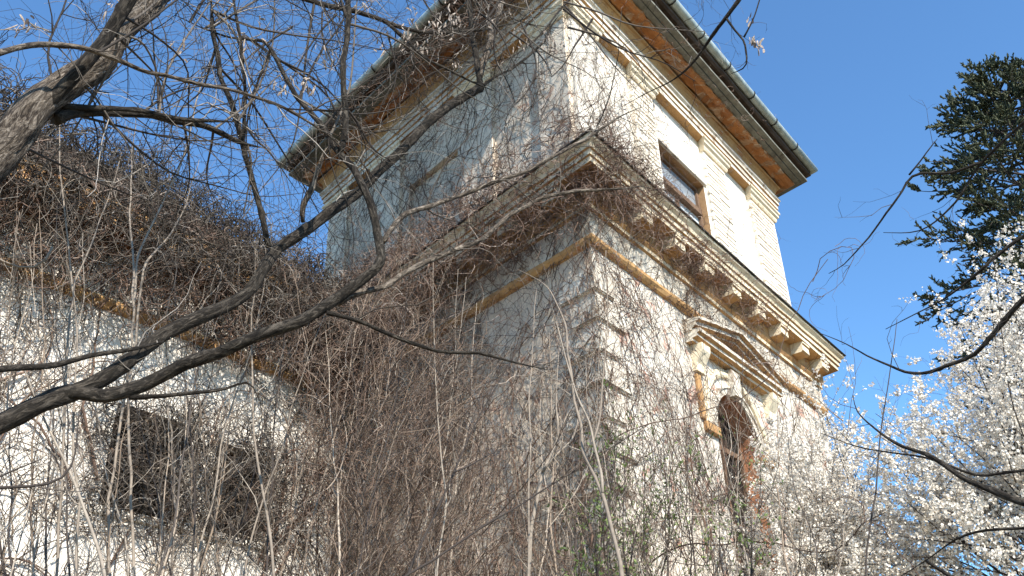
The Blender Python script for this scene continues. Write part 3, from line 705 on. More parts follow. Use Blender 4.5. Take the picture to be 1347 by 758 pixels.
# ================================================================== THE BARE LOCUST TREE IN FRONT
base = (-4.6, 3.4, -.2)
locust = empty('locust_tree', base, 'big bare locust tree reaching in from the left with furrowed dark limbs and dry pods', 'tree')
tq = px_path([(-60, 250, 54, 4.6), (0, 192, 47, 4.6), (60, 140, 40, 4.7), (108, 96, 34, 4.8), (150, 52, 31, 4.9), (195, 8, 28, 5.0), (250, -50, 25, 5.2), (330, -160, 20, 5.6)])
trunk = [(base[0], base[1], base[2], .26), (-4.5, 3.45, 1.5, .22), (-4.1, 3.55, 2.7, .18)]+tq
_, TQ = limb_mesh('trunk', trunk, M['bark_pale'], 26, .04, .16, locust)
root = lambda D=.0: [(-4.25, 3.5, 2.2, .13), (-3.9, 4.0, 3.0, .10)]
limbs = {
 'C1': root()+px_path([(-60, 580, 27, 4.9), (0, 556, 25, 5.0), (69, 524, 24, 5.1), (125, 503, 22, 5.15), (202, 450, 20, 5.3), (274, 412, 18, 5.4), (329, 385, 17, 5.5), (358, 330, 17, 5.6), (420, 288, 16, 5.7), (479, 250, 15, 5.9), (530, 194, 14, 6.0), (560, 160, 14, 6.1), (597, 136, 13, 6.2), (633, 114, 12, 6.3)]),
 'C2': px_path([(20, 548, 12, 5.04), (60, 530, 16, 5.09), (95, 520, 18, 5.12), (140, 519, 18, 5.1), (192, 505, 18, 5.1), (261, 474, 18, 5.0), (336, 445, 17, 4.95), (400, 420, 18, 4.9), (440, 401, 17, 4.9), (474, 376, 16, 4.9), (498, 352, 14, 4.9), (500, 330, 13, 4.9), (497, 298, 12, 4.9), (483, 261, 12, 4.9), (467, 222, 11, 4.95), (440, 193, 9, 5.0), (425, 169, 8, 5.1), (389, 128, 7, 5.2), (365, 83, 6, 5.3), (347, 53, 6, 5.4), (300, 48, 5, 5.5), (230, 20, 4, 5.6)]),
 'up_dark': px_path([(447, 200, 9, 4.98), (452, 180, 10, 4.97), (455, 140, 9, 4.95), (453, 79, 9, 4.9), (455, 20, 8, 4.9), (455, -40, 7, 4.9)]),
 'mid_dark': px_path([(353, 325, 9, 5.55), (338, 262, 8, 5.5), (320, 195, 8, 5.45), (310, 165, 8, 5.4), (288, 99, 7, 5.4), (281, 50, 6, 5.4), (277, -20, 5, 5.4)]),
 'mid_dark2': px_path([(319, 190, 5, 5.45), (321, 140, 5, 5.4), (322, 92, 5, 5.35), (316, 50, 5, 5.3), (306, -10, 4, 5.3)]),
 'fork1': px_path([(632, 116, 9, 6.3), (628, 71, 8, 6.3), (620, 30, 7, 6.3), (612, -20, 6, 6.3)]),
 'fork2': px_path([(630, 100, 9, 6.3), (636, 80, 9, 6.35), (649, 42, 9, 6.4), (657, 0, 9, 6.5), (665, -40, 8, 6.5)]),
 'thin_right': px_path([(634, 114, 5, 6.3), (660, 97, 4, 6.4), (690, 78, 4, 6.5), (712, 58, 4, 6.6), (735, 20, 3, 6.7)]),
 'D': px_path([(503, 318, 8, 4.9), (515, 298, 8, 5.0), (534, 282, 8, 5.1), (551, 276, 8, 5.2), (597, 262, 7, 5.4), (652, 241, 7, 5.6), (699, 222, 6, 5.8), (755, 190, 6, 6.1), (788, 171, 5, 6.3), (809, 155, 4, 6.4), (847, 140, 2.5, 6.6)]),
 'E': px_path([(445, 399, 8, 4.95), (458, 391, 10, 5.0), (516, 368, 9, 5.2), (567, 343, 9, 5.4), (623, 319, 8, 5.6), (662, 291, 7, 5.8), (705, 264, 6, 6.0), (760, 253, 6, 6.2), (819, 248, 5, 6.4), (850, 243, 3, 6.6)]),
 'F': px_path([(430, 412, 8, 4.9), (466, 421, 7, 4.9), (506, 437, 7, 4.9), (545, 449, 7, 4.9), (593, 462, 6, 4.9), (640, 467, 5, 4.9), (690, 480, 4, 5.0), (722, 487, 3, 5.0)]),
 'G': px_path([(-40, 490, 10, 4.7), (0, 487, 9, 4.8), (51, 480, 9, 4.9), (103, 472, 8, 5.0), (165, 463, 6, 5.1), (215, 450, 6, 5.28)]),
 'Hh': px_path([(170, 523, 7, 5.1), (230, 521, 6, 5.0), (295, 513, 5, 5.0), (328, 498, 3, 5.0), (345, 535, 2.5, 5.0)]),
 'B1': px_path([(72, 158, 16, 4.75), (95, 150, 13, 4.8), (140, 149, 10, 4.9), (200, 152, 9, 5.0), (265, 165, 8, 5.1), (316, 190, 7, 5.2), (350, 196, 4, 5.3)]),
 'B2': px_path([(80, 140, 8, 4.75), (130, 140, 8, 4.8), (200, 148, 7, 4.9), (260, 158, 6, 5.0), (312, 160, 5, 5.1)]),
 'B3': px_path([(-30, 78, 9, 4.3), (0, 71, 9, 4.35), (60, 54, 9, 4.4), (115, 58, 8, 4.4), (150, 74, 8, 4.4), (185, 94, 7, 4.5), (250, 108, 6, 4.6), (300, 118, 6, 4.7), (371, 139, 5, 4.8), (401, 157, 5, 4.9), (430, 180, 5, 4.95), (470, 215, 4, 5.0)]),
 'J': px_path([(330, -20, 8, 5.7), (410, 0, 7, 5.8), (466, 15, 7, 5.9), (508, 30, 6, 6.0), (558, 42, 5, 6.1), (640, 41, 4, 6.2), (700, 20, 3, 6.3)]),
 'J2': px_path([(505, 28, 6, 6.0), (530, 47, 6, 6.0), (560, 75, 5, 6.0), (600, 95, 4, 6.1), (650, 120, 3, 6.2)]),
 'Mm': px_path([(398, 292, 7, 5.65), (398, 268, 8, 5.6), (413, 248, 8, 5.6), (415, 229, 7, 5.6), (427, 198, 5, 5.6), (470, 178, 3, 5.7), (540, 168, 2.5, 5.8)]),
 'T': px_path([(1010, -60, 8, 5.2), (973, 0, 7, 5.3), (957, 22, 6, 5.3), (938, 45, 5, 5.4), (921, 71, 4.5, 5.5), (897, 97, 4, 5.6), (878, 109, 3, 5.7), (850, 121, 2.5, 5.8), (820, 140, 2, 5.9)]),
 'T2': px_path([(956, 25, 3.5, 5.3), (969, 43, 3, 5.3), (979, 49, 3, 5.3), (981, 78, 2.5, 5.3), (982, 90, 2, 5.3), (962, 97, 2, 5.4)]),
 'T3': px_path([(979, 49, 3, 5.3), (990, 28, 2, 5.3), (1000, 0, 2, 5.3), (1008, -30, 2, 5.3)]),
 'K2': px_path([(40, 165, 10, 4.7), (75, 128, 16, 4.62), (105, 90, 17, 4.55), (135, 50, 16, 4.5), (165, 5, 16, 4.45), (195, -40, 15, 4.4)]),
}
qs = {}
for k_, pts in limbs.items():
    if k_ in ('T', 'T2', 'T3'): continue
    thick = max(p[3] for p in pts)
    pale = k_ in ('D', 'E', 'Mm', 'fork2', 'B3')
    _, qs[k_] = limb_mesh('limb', pts, M['bark_pale' if pale else 'bark'], 14 if thick > .03 else 7, .04 if thick > .03 else .06, .12, locust)
b = Bundle(); pods_at = []
big = [qs[k_] for k_ in ('up_dark', 'mid_dark', 'mid_dark2', 'B1', 'B2', 'B3', 'J', 'J2', 'thin_right', 'fork1', 'fork2', 'D', 'Mm')]
twigs_from(b, big, 5, (.35, 1.2), .0048, 7, .28, -.02, sub=3, sl=(.12, .5), subsub=2)
tail = [qs['C1'][len(qs['C1'])//2:], qs['C2'][len(qs['C2'])*3//5:], qs['E'], qs['F'], qs['G'], qs['Hh']]
o_ = twigs_from(b, tail, 3, (.2, .9), .004, 7, .3, .0, sub=2, sl=(.1, .4), subsub=1)
# the crown above the frame and in the upper left: secondary boughs then twigs
boughs = []
cand = [(*to_px(p[:3]), np.hypot(p[0], p[1])) for q in [TQ[-60:]]+[qs[n_] for n_ in ('B1', 'B2', 'B3', 'mid_dark', 'mid_dark2', 'up_dark', 'J', 'K2', 'C2')] for p in q[3::3]]
cand = [c_ for c_ in cand if -80 < c_[0] < 460 and c_[1] < 250]
for i in range(54):
    x, y, Dc = cand[rng.integers(len(cand))]; ang = rng.uniform(-1.2, 1.2)+rng.choice([0, math.pi*.35, -math.pi*.3])
    L_ = rng.uniform(110, 330); D0 = Dc; dd_ = rng.uniform(-.05, .3)
    pts = []; X, Y = x, y; a0 = ang
    for j in range(6):
        pts.append((X, Y, 4.2*(1-j/5.6), D0+j*dd_)); X += math.cos(a0)*L_/5; Y += math.sin(a0)*L_/5; a0 += rng.normal()*.3
    boughs.append(spline(px_path(pts), 16))
for q in boughs: b.tubes(q[None, :, :3], q[0, 3], q[-1, 3]*.8, 5, tint=rng.uniform(.1, .75))
twigs_from(b, boughs, 4, (.3, 1.1), .0042, 7, .28, -.03, sub=3, sl=(.12, .5), subsub=1)
for i in range(34):
    x, y = rng.uniform(330, 800), rng.uniform(-90, 60); ang = rng.uniform(.1, 2.6); L_ = rng.uniform(90, 220); D0 = rng.uniform(5.6, 7.5)
    pts = []; X, Y = x, y; a0 = ang
    for j in range(5):
        pts.append((X, Y, 3.4*(1-j/6), D0)); X += math.cos(a0)*L_/4; Y += math.sin(a0)*L_/4*.8; a0 += rng.normal()*.3
    q = spline(px_path(pts), 12); b.tubes(q[None, :, :3], q[0, 3], q[-1, 3], 4, tint=rng.uniform(.1, .8)); twigs_from(b, [q], 5, (.2, .7), .0035, 6, .32, -.04, sub=3, sl=(.08, .3), subsub=1)
tw = b.build('twigs', M['locust_twig'], locust); tag(tw, kind='stuff')
# dry seed pods, each a flat twisted strip with thickness
def pod_mesh(L, w, tw_):
    K = 7; vs = []; fs = []
    for k in range(K):
        t = k/(K-1); ww = w*math.sin(math.pi*(.08+.84*t))**.5; an = tw_*t; x = math.sin(t*2.2)*L*.12
        dx, dy = math.cos(an)*ww, math.sin(an)*ww; nx, ny = -math.sin(an)*.0015, math.cos(an)*.0015
        vs += [(x+dx+nx, dy+ny, -t*L), (x-dx+nx, -dy+ny, -t*L), (x-dx-nx, -dy-ny, -t*L), (x+dx-nx, dy-ny, -t*L)]
    for k in range(K-1):
        for j in range(4): fs.append((k*4+j, k*4+(j+1) % 4, k*4+4+(j+1) % 4, k*4+4+j))
    fs += [(0, 1, 2, 3), (K*4-4, K*4-3, K*4-2, K*4-1)]
    me = bpy.data.meshes.new('seed_pod'); me.from_pydata(vs, [], fs); return me
k = N('dry_pod'); f = k.noise(k.coord(), 30, 4); k.color(k.ramp(f, [(.35, (.16, .11, .08)), (.65, (.46, .40, .34))])); k.b.inputs['Roughness'].default_value = .6
M['pod'] = k.m
k = N('dark_pod'); k.color((.05, .04, .035)); M['pod_dark'] = k.m
pods = [pod_mesh(random.uniform(.05, .085), random.uniform(.006, .0085), random.uniform(-2, 2)) for _ in range(6)]
for m_ in pods[:5]: m_.materials.append(M['pod'])
pods[5].materials.append(M['pod_dark'])
CL = 1.6
clusters = [(425, 70, 5.3, 6), (365, 110, 5.3, 8), (395, 98, 5.3, 7), (432, 78, 5.3, 5), (410, 115, 5.2, 5), (345, 35, 5.4, 4), (575, 30, 6.1, 10), (600, 28, 6.2, 12), (640, 30, 6.2, 8), (530, 48, 6, 6), (720, 55, 6.5, 10), (692, 52, 6.4, 8),
            (600, 85, 6.2, 6), (560, 60, 6.1, 6), (735, 58, 6.6, 6), (985, 22, 5.3, 4), (992, 52, 5.3, 9), (998, 60, 5.3, 5), (590, 8, 6.1, 8), (655, 6, 6.3, 7), (480, 8, 5.9, 5), (235, 60, 5, 4), (30, 30, 5, 8), (150, 12, 5, 4), (320, 60, 5.4, 4), (500, 60, 6, 5), (540, 20, 6, 8)]
for x, y, D, n in clusters:
    for i in range(int(n*CL)):
        p = at(x+rng.normal()*7, y+rng.normal()*8, D+rng.normal()*.05)
        if x > 900: continue
        o = link('seed_pod', pods[rng.integers(6)], locust); o.location = Vector(p)
        o.rotation_euler = (rng.normal()*.35, rng.normal()*.35, rng.uniform(0, 6.3))
# the tip of another tree's branch at the top
tip = empty('hanging_branch', tuple(at(1010, -60, 5.2)), 'thin dark branch with a bunch of dry pods hanging before the sky beside the gutter', 'branch')
tb = Bundle(); tq2 = []
ext = [(4.6, 3.2, 7.5, .03)]
for k_ in ('T', 'T2', 'T3'):
    _, q = limb_mesh('limb', (ext if k_ == 'T' else [])+limbs[k_], M['bark'], 6, .06, .1, tip); tq2.append(q)
twigs_from(tb, [tq2[0][-22:], tq2[1], tq2[2]], 6, (.08, .35), .0022, 6, .3, .0, sub=1, sl=(.04, .15))
o = tb.build('twigs', M['dark_twig'], tip); tag(o, kind='stuff')
for x, y, D, n in clusters:
    if x < 900: continue
    for i in range(n):
        o = link('seed_pod', pods[rng.integers(6)], tip); o.location = Vector(at(x+rng.normal()*5, y+rng.normal()*6, D)); o.rotation_euler = (rng.normal()*.35, rng.normal()*.35, rng.uniform(0, 6.3))

# ================================================================== SAPLINGS AND THICKET
def shrub(label, paths, mat, dens=4, L=(.2, .7), r=.003, parent_name='sapling', group=None, sub=2, cat='sapling', tmat=None, up=.25, subsub=0):
    """paths: list of px paths; the first is carried on down to the ground"""
    P = [px_path(p) for p in paths]
    lo = min(P, key=lambda q: min(v[2] for v in q))
    p0 = P[0][0]; gx, gy = p0[0]+random.uniform(-.2, .2), p0[1]+random.uniform(-.1, .2)
    root = empty(parent_name, (gx, gy, -.2), label, cat, group)
    P[0] = [(gx, gy, -.3, p0[3]*1.5)]+P[0]
    b = Bundle(); Q = []
    for i, q in enumerate(P):
        o, s_ = limb_mesh('stem', q, M[mat], 8 if i == 0 else 7, .07, .05, root); Q.append(s_)
        me = o.data; a = me.attributes.new('tint', 'FLOAT', 'POINT'); a.data.foreach_set('value', np.full(len(me.vertices), random.uniform(.35, .8), np.float32))
    Q2 = [q[len(q)//3:] if i == 0 else q for i, q in enumerate(Q)]
    twigs_from(b, Q2, dens, L, r, 6, .2, up, sub=sub, sl=(L[0]*.5, L[1]*.5), subsub=subsub)
    o = b.build('twigs', M[tmat or mat], root); tag(o, kind='stuff')
    return root, Q
def pp_(pts, D, w0, w1):
    n = len(pts); w0, w1 = w0*.72, w1*.72; return [(x, y, w0+(w1-w0)*i/(n-1), D[0]+(D[1]-D[0])*i/(n-1) if hasattr(D, '__len__') else D) for i, (x, y) in enumerate(pts)]
shrub('tall pale sapling with a forked stem in front of the tower corner', [
    pp_([(830, 830), (818, 758), (806, 700), (793, 648), (780, 629), (771, 598), (764, 561), (754, 503), (749, 458), (741, 419), (722, 379), (704, 366), (680, 354)], (5.0, 6.2), 9, 3),
    pp_([(793, 648), (792, 619), (780, 582), (774, 556), (759, 524), (738, 450), (725, 400)], (5.3, 5.6), 7, 2.5),
    pp_([(780, 582), (789, 555), (792, 521), (796, 463), (800, 400), (797, 330)], (5.4, 5.8), 5, 1.5)], 'pale_stem', 2.2, (.2, .8), .0026)
shrub('crooked pale stem with two short forks left of the quoins', [
    pp_([(690, 830), (700, 700), (713, 621), (730, 598), (738, 571), (731, 529), (734, 490), (735, 461)], (6, 6.4), 9, 4),
    pp_([(739, 565), (745, 548), (750, 540)], (6.25, 6.3), 5, 3), pp_([(713, 621), (735, 592), (755, 580), (761, 560), (761, 545)], (6.1, 6.2), 5, 2)], 'pale_stem', 1.2, (.1, .5), .0026)
shrub('straight thin upright sapling between the crooked stem and the brown thicket', [
    pp_([(694, 830), (696, 758), (696, 650), (698, 598), (698, 513), (701, 450), (706, 380)], (5.6, 6.4), 5, 2)], 'pale_stem', 3, (.15, .5), .0025)
shrub('dark leaning sapling crossing the brown thicket at bottom centre', [
    pp_([(520, 810), (546, 731), (570, 684), (597, 622), (618, 575), (652, 510), (690, 440)], (5.2, 5.8), 6, 2), pp_([(597, 622), (628, 606), (660, 590)], (5.3, 5.5), 4, 2)], 'dark_twig', 4, (.2, .7), .003)
shrub('dark slanting stem low in front of the tower wall', [
    pp_([(500, 790), (533, 758), (590, 721), (645, 690), (700, 655), (760, 615), (850, 560)], (5.0, 5.8), 6, 2)], 'dark_twig', 3, (.2, .7), .003)
shrub('pale twin-stemmed sapling rising before the mound of creeper', [
    pp_([(180, 830), (172, 640), (170, 500), (175, 400), (175, 332), (171, 300), (173, 233), (178, 150)], (6.0, 8), 6, 2.5),
    pp_([(176, 400), (180, 342), (211, 273), (244, 200), (262, 120), (285, 60)], (7, 8), 5, 2)], 'pale_stem', 3, (.3, .9), .003)
shrub('pale slanting sapling whose top bends over the wing roof', [
    pp_([(150, 830), (140, 700), (150, 600), (165, 523), (191, 342), (218, 315), (244, 276), (254, 233), (262, 210)], (6.0, 7.6), 6, 2.5)], 'pale_stem', 3, (.3, .9), .003)
shrub('thin grey sapling leaning right in front of the wing cornice', [
    pp_([(70, 830), (84, 560), (89, 430), (96, 385), (122, 315), (142, 263), (160, 200)], (6, 7.6), 5, 2)], 'pale_stem', 3, (.3, .9), .003)
shrub('upright pale stem at the left with an arching side shoot', [
    pp_([(100, 830), (98, 560), (101, 450), (79, 200), (77, 120)], (5, 6), 5, 2), pp_([(69, 325), (68, 339), (50, 353), (26, 353), (0, 342), (-30, 320)], (5.5, 5.6), 5, 3)], 'pale_stem', 2.5, (.2, .8), .003)
shrub('grey stem curving up right near the bottom left', [
    pp_([(145, 830), (138, 750), (118, 686), (93, 620), (53, 540), (10, 430)], (4.6, 5.4), 8, 2.5)], 'pale_stem', 3, (.2, .8), .003)
shrub('slim stem rising past the wing windows', [
    pp_([(372, 830), (362, 750), (345, 645), (333, 552), (331, 458), (336, 330)], (5.2, 6.4), 7, 2.5)], 'pale_stem', 3, (.2, .8), .003)
shrub('dark thin sapling leaning in front of the wing windows', [
    pp_([(190, 830), (225, 700), (240, 600), (262, 470), (300, 330)], (5, 5.8), 5, 1.6)], 'dark_twig', 4, (.2, .8), .003)
shrub('sawn-off dark branch stub with pink cut end at the left edge', [
    pp_([(-40, 650), (0, 626), (30, 616), (56, 603)], (4.2, 4.3), 9, 7)], 'dark_twig', 1, (.1, .3), .002)
shrub('kinked grey branch just under the sawn stub at the left edge', [
    pp_([(-40, 642), (0, 640), (61, 639), (93, 629), (100, 590), (104, 540)], (4.4, 4.5), 8, 3)], 'dark_twig', 3, (.1, .5), .003)
tall = 'tall thin bare sapling among the others of the thicket before the building'
def free_shrub(x, y0, y1, lean, D, w, mat, dens, L, label, group, subsub=0):
    if label is None:
        shade = {'pale_stem': 'pale', 'twig': 'grey-brown', 'dark_twig': 'dark'}[str(mat)]
        where = 'at the left edge' if x < 60 else 'left of the wing windows' if x < 150 else 'before the wing windows' if x < 330 else 'under the lower big limb' if x < 440 else 'in the brown thicket' if x < 560 else 'before the shaded tower wall'
        label = f'tall thin {shade} bare sapling {where}, ' + ('leaning right' if lean > .1 else 'leaning left' if lean < -.05 else 'nearly upright')
    pts = []; X = x
    for j in range(7):
        t = j/6; pts.append((X, y0+(y1-y0)*t, w*(1-.8*t), D*(1+.14*t))); X += lean*(y0-y1)/6+rng.normal()*7
    return shrub(label, [pts], mat, dens, L, .0032, group=group, subsub=subsub)
for i in range(46):
    x = rng.uniform(-60, 640); top = rng.uniform(290, 480) if x > 260 else rng.uniform(240, 480)
    lean = rng.normal()*.12+(.16 if x > 300 else .04)
    free_shrub(x-60*(lean > .1), 820, top, lean, rng.uniform(5.5, 9), rng.uniform(2, 4.2), rng.choice(['pale_stem', 'twig', 'twig', 'dark_twig']), 5, (.2, .9), None, 'bare saplings of the thicket', 0)
for i in range(15):
    x = rng.uniform(700, 1080); free_shrub(x, 820, rng.uniform(430, 640), rng.normal()*.14, rng.uniform(5.5, 9), rng.uniform(2, 4), rng.choice(['pale_stem', 'twig', 'dark_twig']), 4, (.2, .7),
        'slender bare sapling ' + ('before the tower corner' if x < 800 else 'left of the arched window' if x < 930 else 'before the arched window' if x < 1000 else 'right of the arched window'), 'saplings before the sunlit face')
# dense fans of fine shoots between the saplings
b = Bundle()
n = 2500; X = rng.uniform(-80, 720, n); Y = rng.uniform(390, 900, n); D = rng.uniform(6, 10.0, n)
keep = (Y > 430+np.maximum(0, X-530)*1.7) & (rng.random(n) < np.clip(.035+.95*np.exp(-((X-530)/120)**2), 0, 1)*np.where(Y > 440, 1, .4)); X, Y, D = X[keep], Y[keep], D[keep]
D = np.where((X > 380), np.minimum(D, 8.8), D)
P = np.array([at(x, y, d) for x, y, d in zip(X, Y, D)]); n = len(P)
Dr = rng.normal(size=(n, 3))*.38; Dr[:, 2] += 1.0; Dr[:, 0] += np.where(X > 300, .42, .12)
g = grow(P, Dr, rng.uniform(.5, 1.6, n), 9, .15, (0, 0, .015), .09); b.tubes(g, rng.uniform(.0025, .0055, n), .0016, 3, tint=rng.beta(1.6, 2.6, n))
q, T, ix, _ = spawn(g, 4, .05); h = grow(q, side(T, .8, .1), rng.uniform(.12, .6, len(q)), 6, .25, (0, 0, .0), .15); b.tubes(h, .0028, .0014, 3, tint=rng.beta(1.5, 2.4, len(q)))
o = b.build('thicket', M['shoots']); tag(o, 'dense brown thicket of fine upright shoots filling the space below the big limbs', 'thicket', kind='stuff')
b = Bundle()
n = 420; X = rng.uniform(700, 1120, n); Y = rng.uniform(520, 900, n); D = rng.uniform(6, 9, n); keep = (rng.random(n) < (Y-420)/330*np.where(X > 960, .35, 1)); X, Y, D = X[keep], Y[keep], D[keep]
P = np.array([at(x, y, d) for x, y, d in zip(X, Y, D)]); n = len(P); Dr = rng.normal(size=(n, 3))*.5; Dr[:, 2] += .9
g = grow(P, Dr, rng.uniform(.4, 1.3, n), 7, .12, (0, 0, .02), .05); b.tubes(g, rng.uniform(.002, .004, n), .0012, 3)
q, T, ix, _ = spawn(g, 3, .05); h = grow(q, side(T, .8, .1), rng.uniform(.1, .45, len(q)), 5, .2, (0, 0, .02)); b.tubes(h, .002, .001, 3)
o = b.build('brushwood', M['twig']); tag(o, 'open brushwood of thin shoots below the arched window', 'brushwood', kind='stuff')

# green-leaved shrubs at the bottom -----------------------------------------
k = N('young_leaf'); a = k.n('ShaderNodeAttribute'); a.attribute_name = 'tint'
k.color(k.ramp(a.outputs['Fac'], [(0, (.05, .08, .02)), (.6, (.10, .14, .04)), (1, (.22, .27, .09))])); k.b.inputs['Roughness'].default_value = .55; M['leaf'] = k.m
def leaves(b, P, T, size, n_each=1):
    P = np.repeat(P, n_each, 0); T = np.repeat(T, n_each, 0); n = len(P)
    d = side(T, 1.0, .2); w = unit(np.cross(d, rng.normal(size=(n, 3)))); s = rng.uniform(.6, 1.3, n)[:, None]*size
    b.quads(np.stack([P, P+d*s*.5+w*s*.22, P+d*s, P+d*s*.5-w*s*.22], 1))
    return
for i in range(17):
    x = rng.uniform(770, 1010); y1 = rng.uniform(560, 680); D = rng.uniform(6.2, 8.0); lean = rng.normal()*.15
    pts = []; X = x
    for j in range(6):
        t = j/5; pts.append((X, 830+(y1-830)*t, 3.4*(1-.7*t), D*(1+.06*t))); X += lean*45+rng.normal()*5
    root, Q = shrub('young shrub with small green leaves just opened, ' + ('by the tower corner' if x < 830 else 'left of the arched window' if x < 930 else 'below the arched window') + (', the taller kind' if y1 < 620 else ', low'), [pts], 'dark_twig', 5, (.15, .5), .0024, 'leafing_shrub', 'leafing shrubs below the arched window', cat='shrub')
    lb = Bundle(); tb = Bundle(); gs = twigs_from(tb, [Q[0][len(Q[0])//2:]], 8, (.15, .5), .002, 6, .2, .2, sub=2, sl=(.08, .25))
    for g in gs:
        q, T, _, _ = spawn(g, 5, .2); leaves(lb, q, T, .031, 1)
    o = tb.build('leafy_twigs', M['dark_twig'], root); tag(o, kind='stuff'); o = lb.build('leaves', M['leaf'], root, False); tag(o, kind='stuff')

# ================================================================== BLOSSOM TREES
k = N('blossom'); a = k.n('ShaderNodeAttribute'); a.attribute_name = 'tint'
k.color(k.ramp(a.outputs['Fac'], [(0, (.54, .44, .33)), (.2, (.80, .73, .62)), (1, (.87, .82, .73))])); k.b.inputs['Roughness'].default_value = .7
tr = k.n('ShaderNodeBsdfTranslucent'); tr.inputs[0].default_value = (.85, .82, .78, 1); mx = k.n('ShaderNodeMixShader'); mx.inputs[0].default_value = .3
k.l(k.b.outputs[0], mx.inputs[1]); k.l(tr.outputs[0], mx.inputs[2]); k.l(mx.outputs[0], k.t.nodes['Material Output'].inputs[0]); M['blossom'] = k.m
def flowers(b, P, size):
    """five-petalled flowers, each petal a small folded face"""
    n = len(P); nr = unit(rng.normal(size=(n, 3))); u = unit(np.cross(nr, rng.normal(size=(n, 3)))); v = np.cross(nr, u)
    s = size*rng.uniform(.6, 1.2, n)[:, None]; tint = rng.random(n); ph = rng.uniform(0, 6.28, n)
    for k_ in range(5):
        t = (ph+k_*2*np.pi/5)[:, None]; d = np.cos(t)*u+np.sin(t)*v; w = -np.sin(t)*u+np.cos(t)*v
        b.quads(np.stack([P, P+d*s*.6-w*s*.42+nr*s*.15, P+d*s+nr*s*.3, P+d*s*.6+w*s*.42+nr*s*.15], 1), tint)
def blossom_tree(label, base, hub, region, nb, D, dens, size, r0=.02):
    root = empty('blossom_tree', base, label, 'tree')
    hubp = np.array(hub); tp = [(base[0], base[1], base[2], .12), tuple((np.array(base)*.5+hubp*.5)+np.array([.1, 0, .1]))+(.10,), tuple(hubp)+(.08,)]
    limb_mesh('trunk', tp, M['bark'], 10, .1, .1, root)
    b = Bundle(); fb = Bundle(); Q = []
    cnt = 0
    while cnt < nb:
        x, y = region()
        tgt = at(x, y, rng.uniform(*D)); start = hubp+rng.normal(size=3)*.15
        mid = (start+tgt)/2+np.array([0, 0, .25])+rng.normal(size=3)*.25
        q = spline([(*start, r0), (*mid, r0*.55), (*tgt, .0025)], 20); Q.append(q)
        b.tubes(q[None, :, :3], r0*rng.uniform(.4, 1), .003, 5); cnt += 1
    gs = twigs_from(b, [q[9:] for q in Q], 5, (.2, .8), .0032, 6, .2, .08, sub=3, sl=(.12, .45))
    for g in gs:
        if g.shape[1] < 5: continue
        m = max(1, int(dens)); q, T, _, _ = spawn(g, m, .1)
        c = np.repeat(q[rng.random(len(q)) < .8], rng.integers(2, 6), 0); c = c+rng.normal(size=(len(c), 3))*.014; flowers(fb, c, size)
    for q in Q:
        p, T, _, _ = spawn(q[None, 12:, :3], 26, 0); p = np.repeat(p, 4, 0); flowers(fb, p+rng.normal(size=p.shape)*.025, size)
    o = b.build('branches', M['dark_twig'], root); tag(o, kind='stuff')
    o = fb.build('blossoms', M['blossom'], root, False); tag(o, kind='stuff')
    return root
def reg1():
    while True:
        x, y = rng.uniform(1090, 1420), rng.uniform(270, 800)
        lo = np.interp(x, [1090, 1150, 1200, 1240, 1290, 1347, 1420], [570, 530, 500, 450, 320, 290, 260])
        if y > lo and rng.random() < np.clip((y-lo)/130+.25, 0, 1)*(1 if y > 440 else .45): return x, y
def reg2():
    while True:
        x, y = rng.uniform(975, 1150), rng.uniform(540, 800)
        lo = np.interp(x, [960, 1010, 1060, 1110], [680, 590, 555, 530])
        if y > lo: return x, y
blossom_tree('large white blossoming plum tree filling the lower right corner', (8.5, 6.8, -.2), tuple(at(1480, 860, 10.4)), reg1, 135, (9.0, 11.5), 7, .0155)
blossom_tree('smaller white blossoming plum spreading over the right end of the tower wall', (5.2, 10.2, -.2), tuple(at(1110, 860, 11.4)), reg2, 84, (9.4, 11.8), 8, .015)

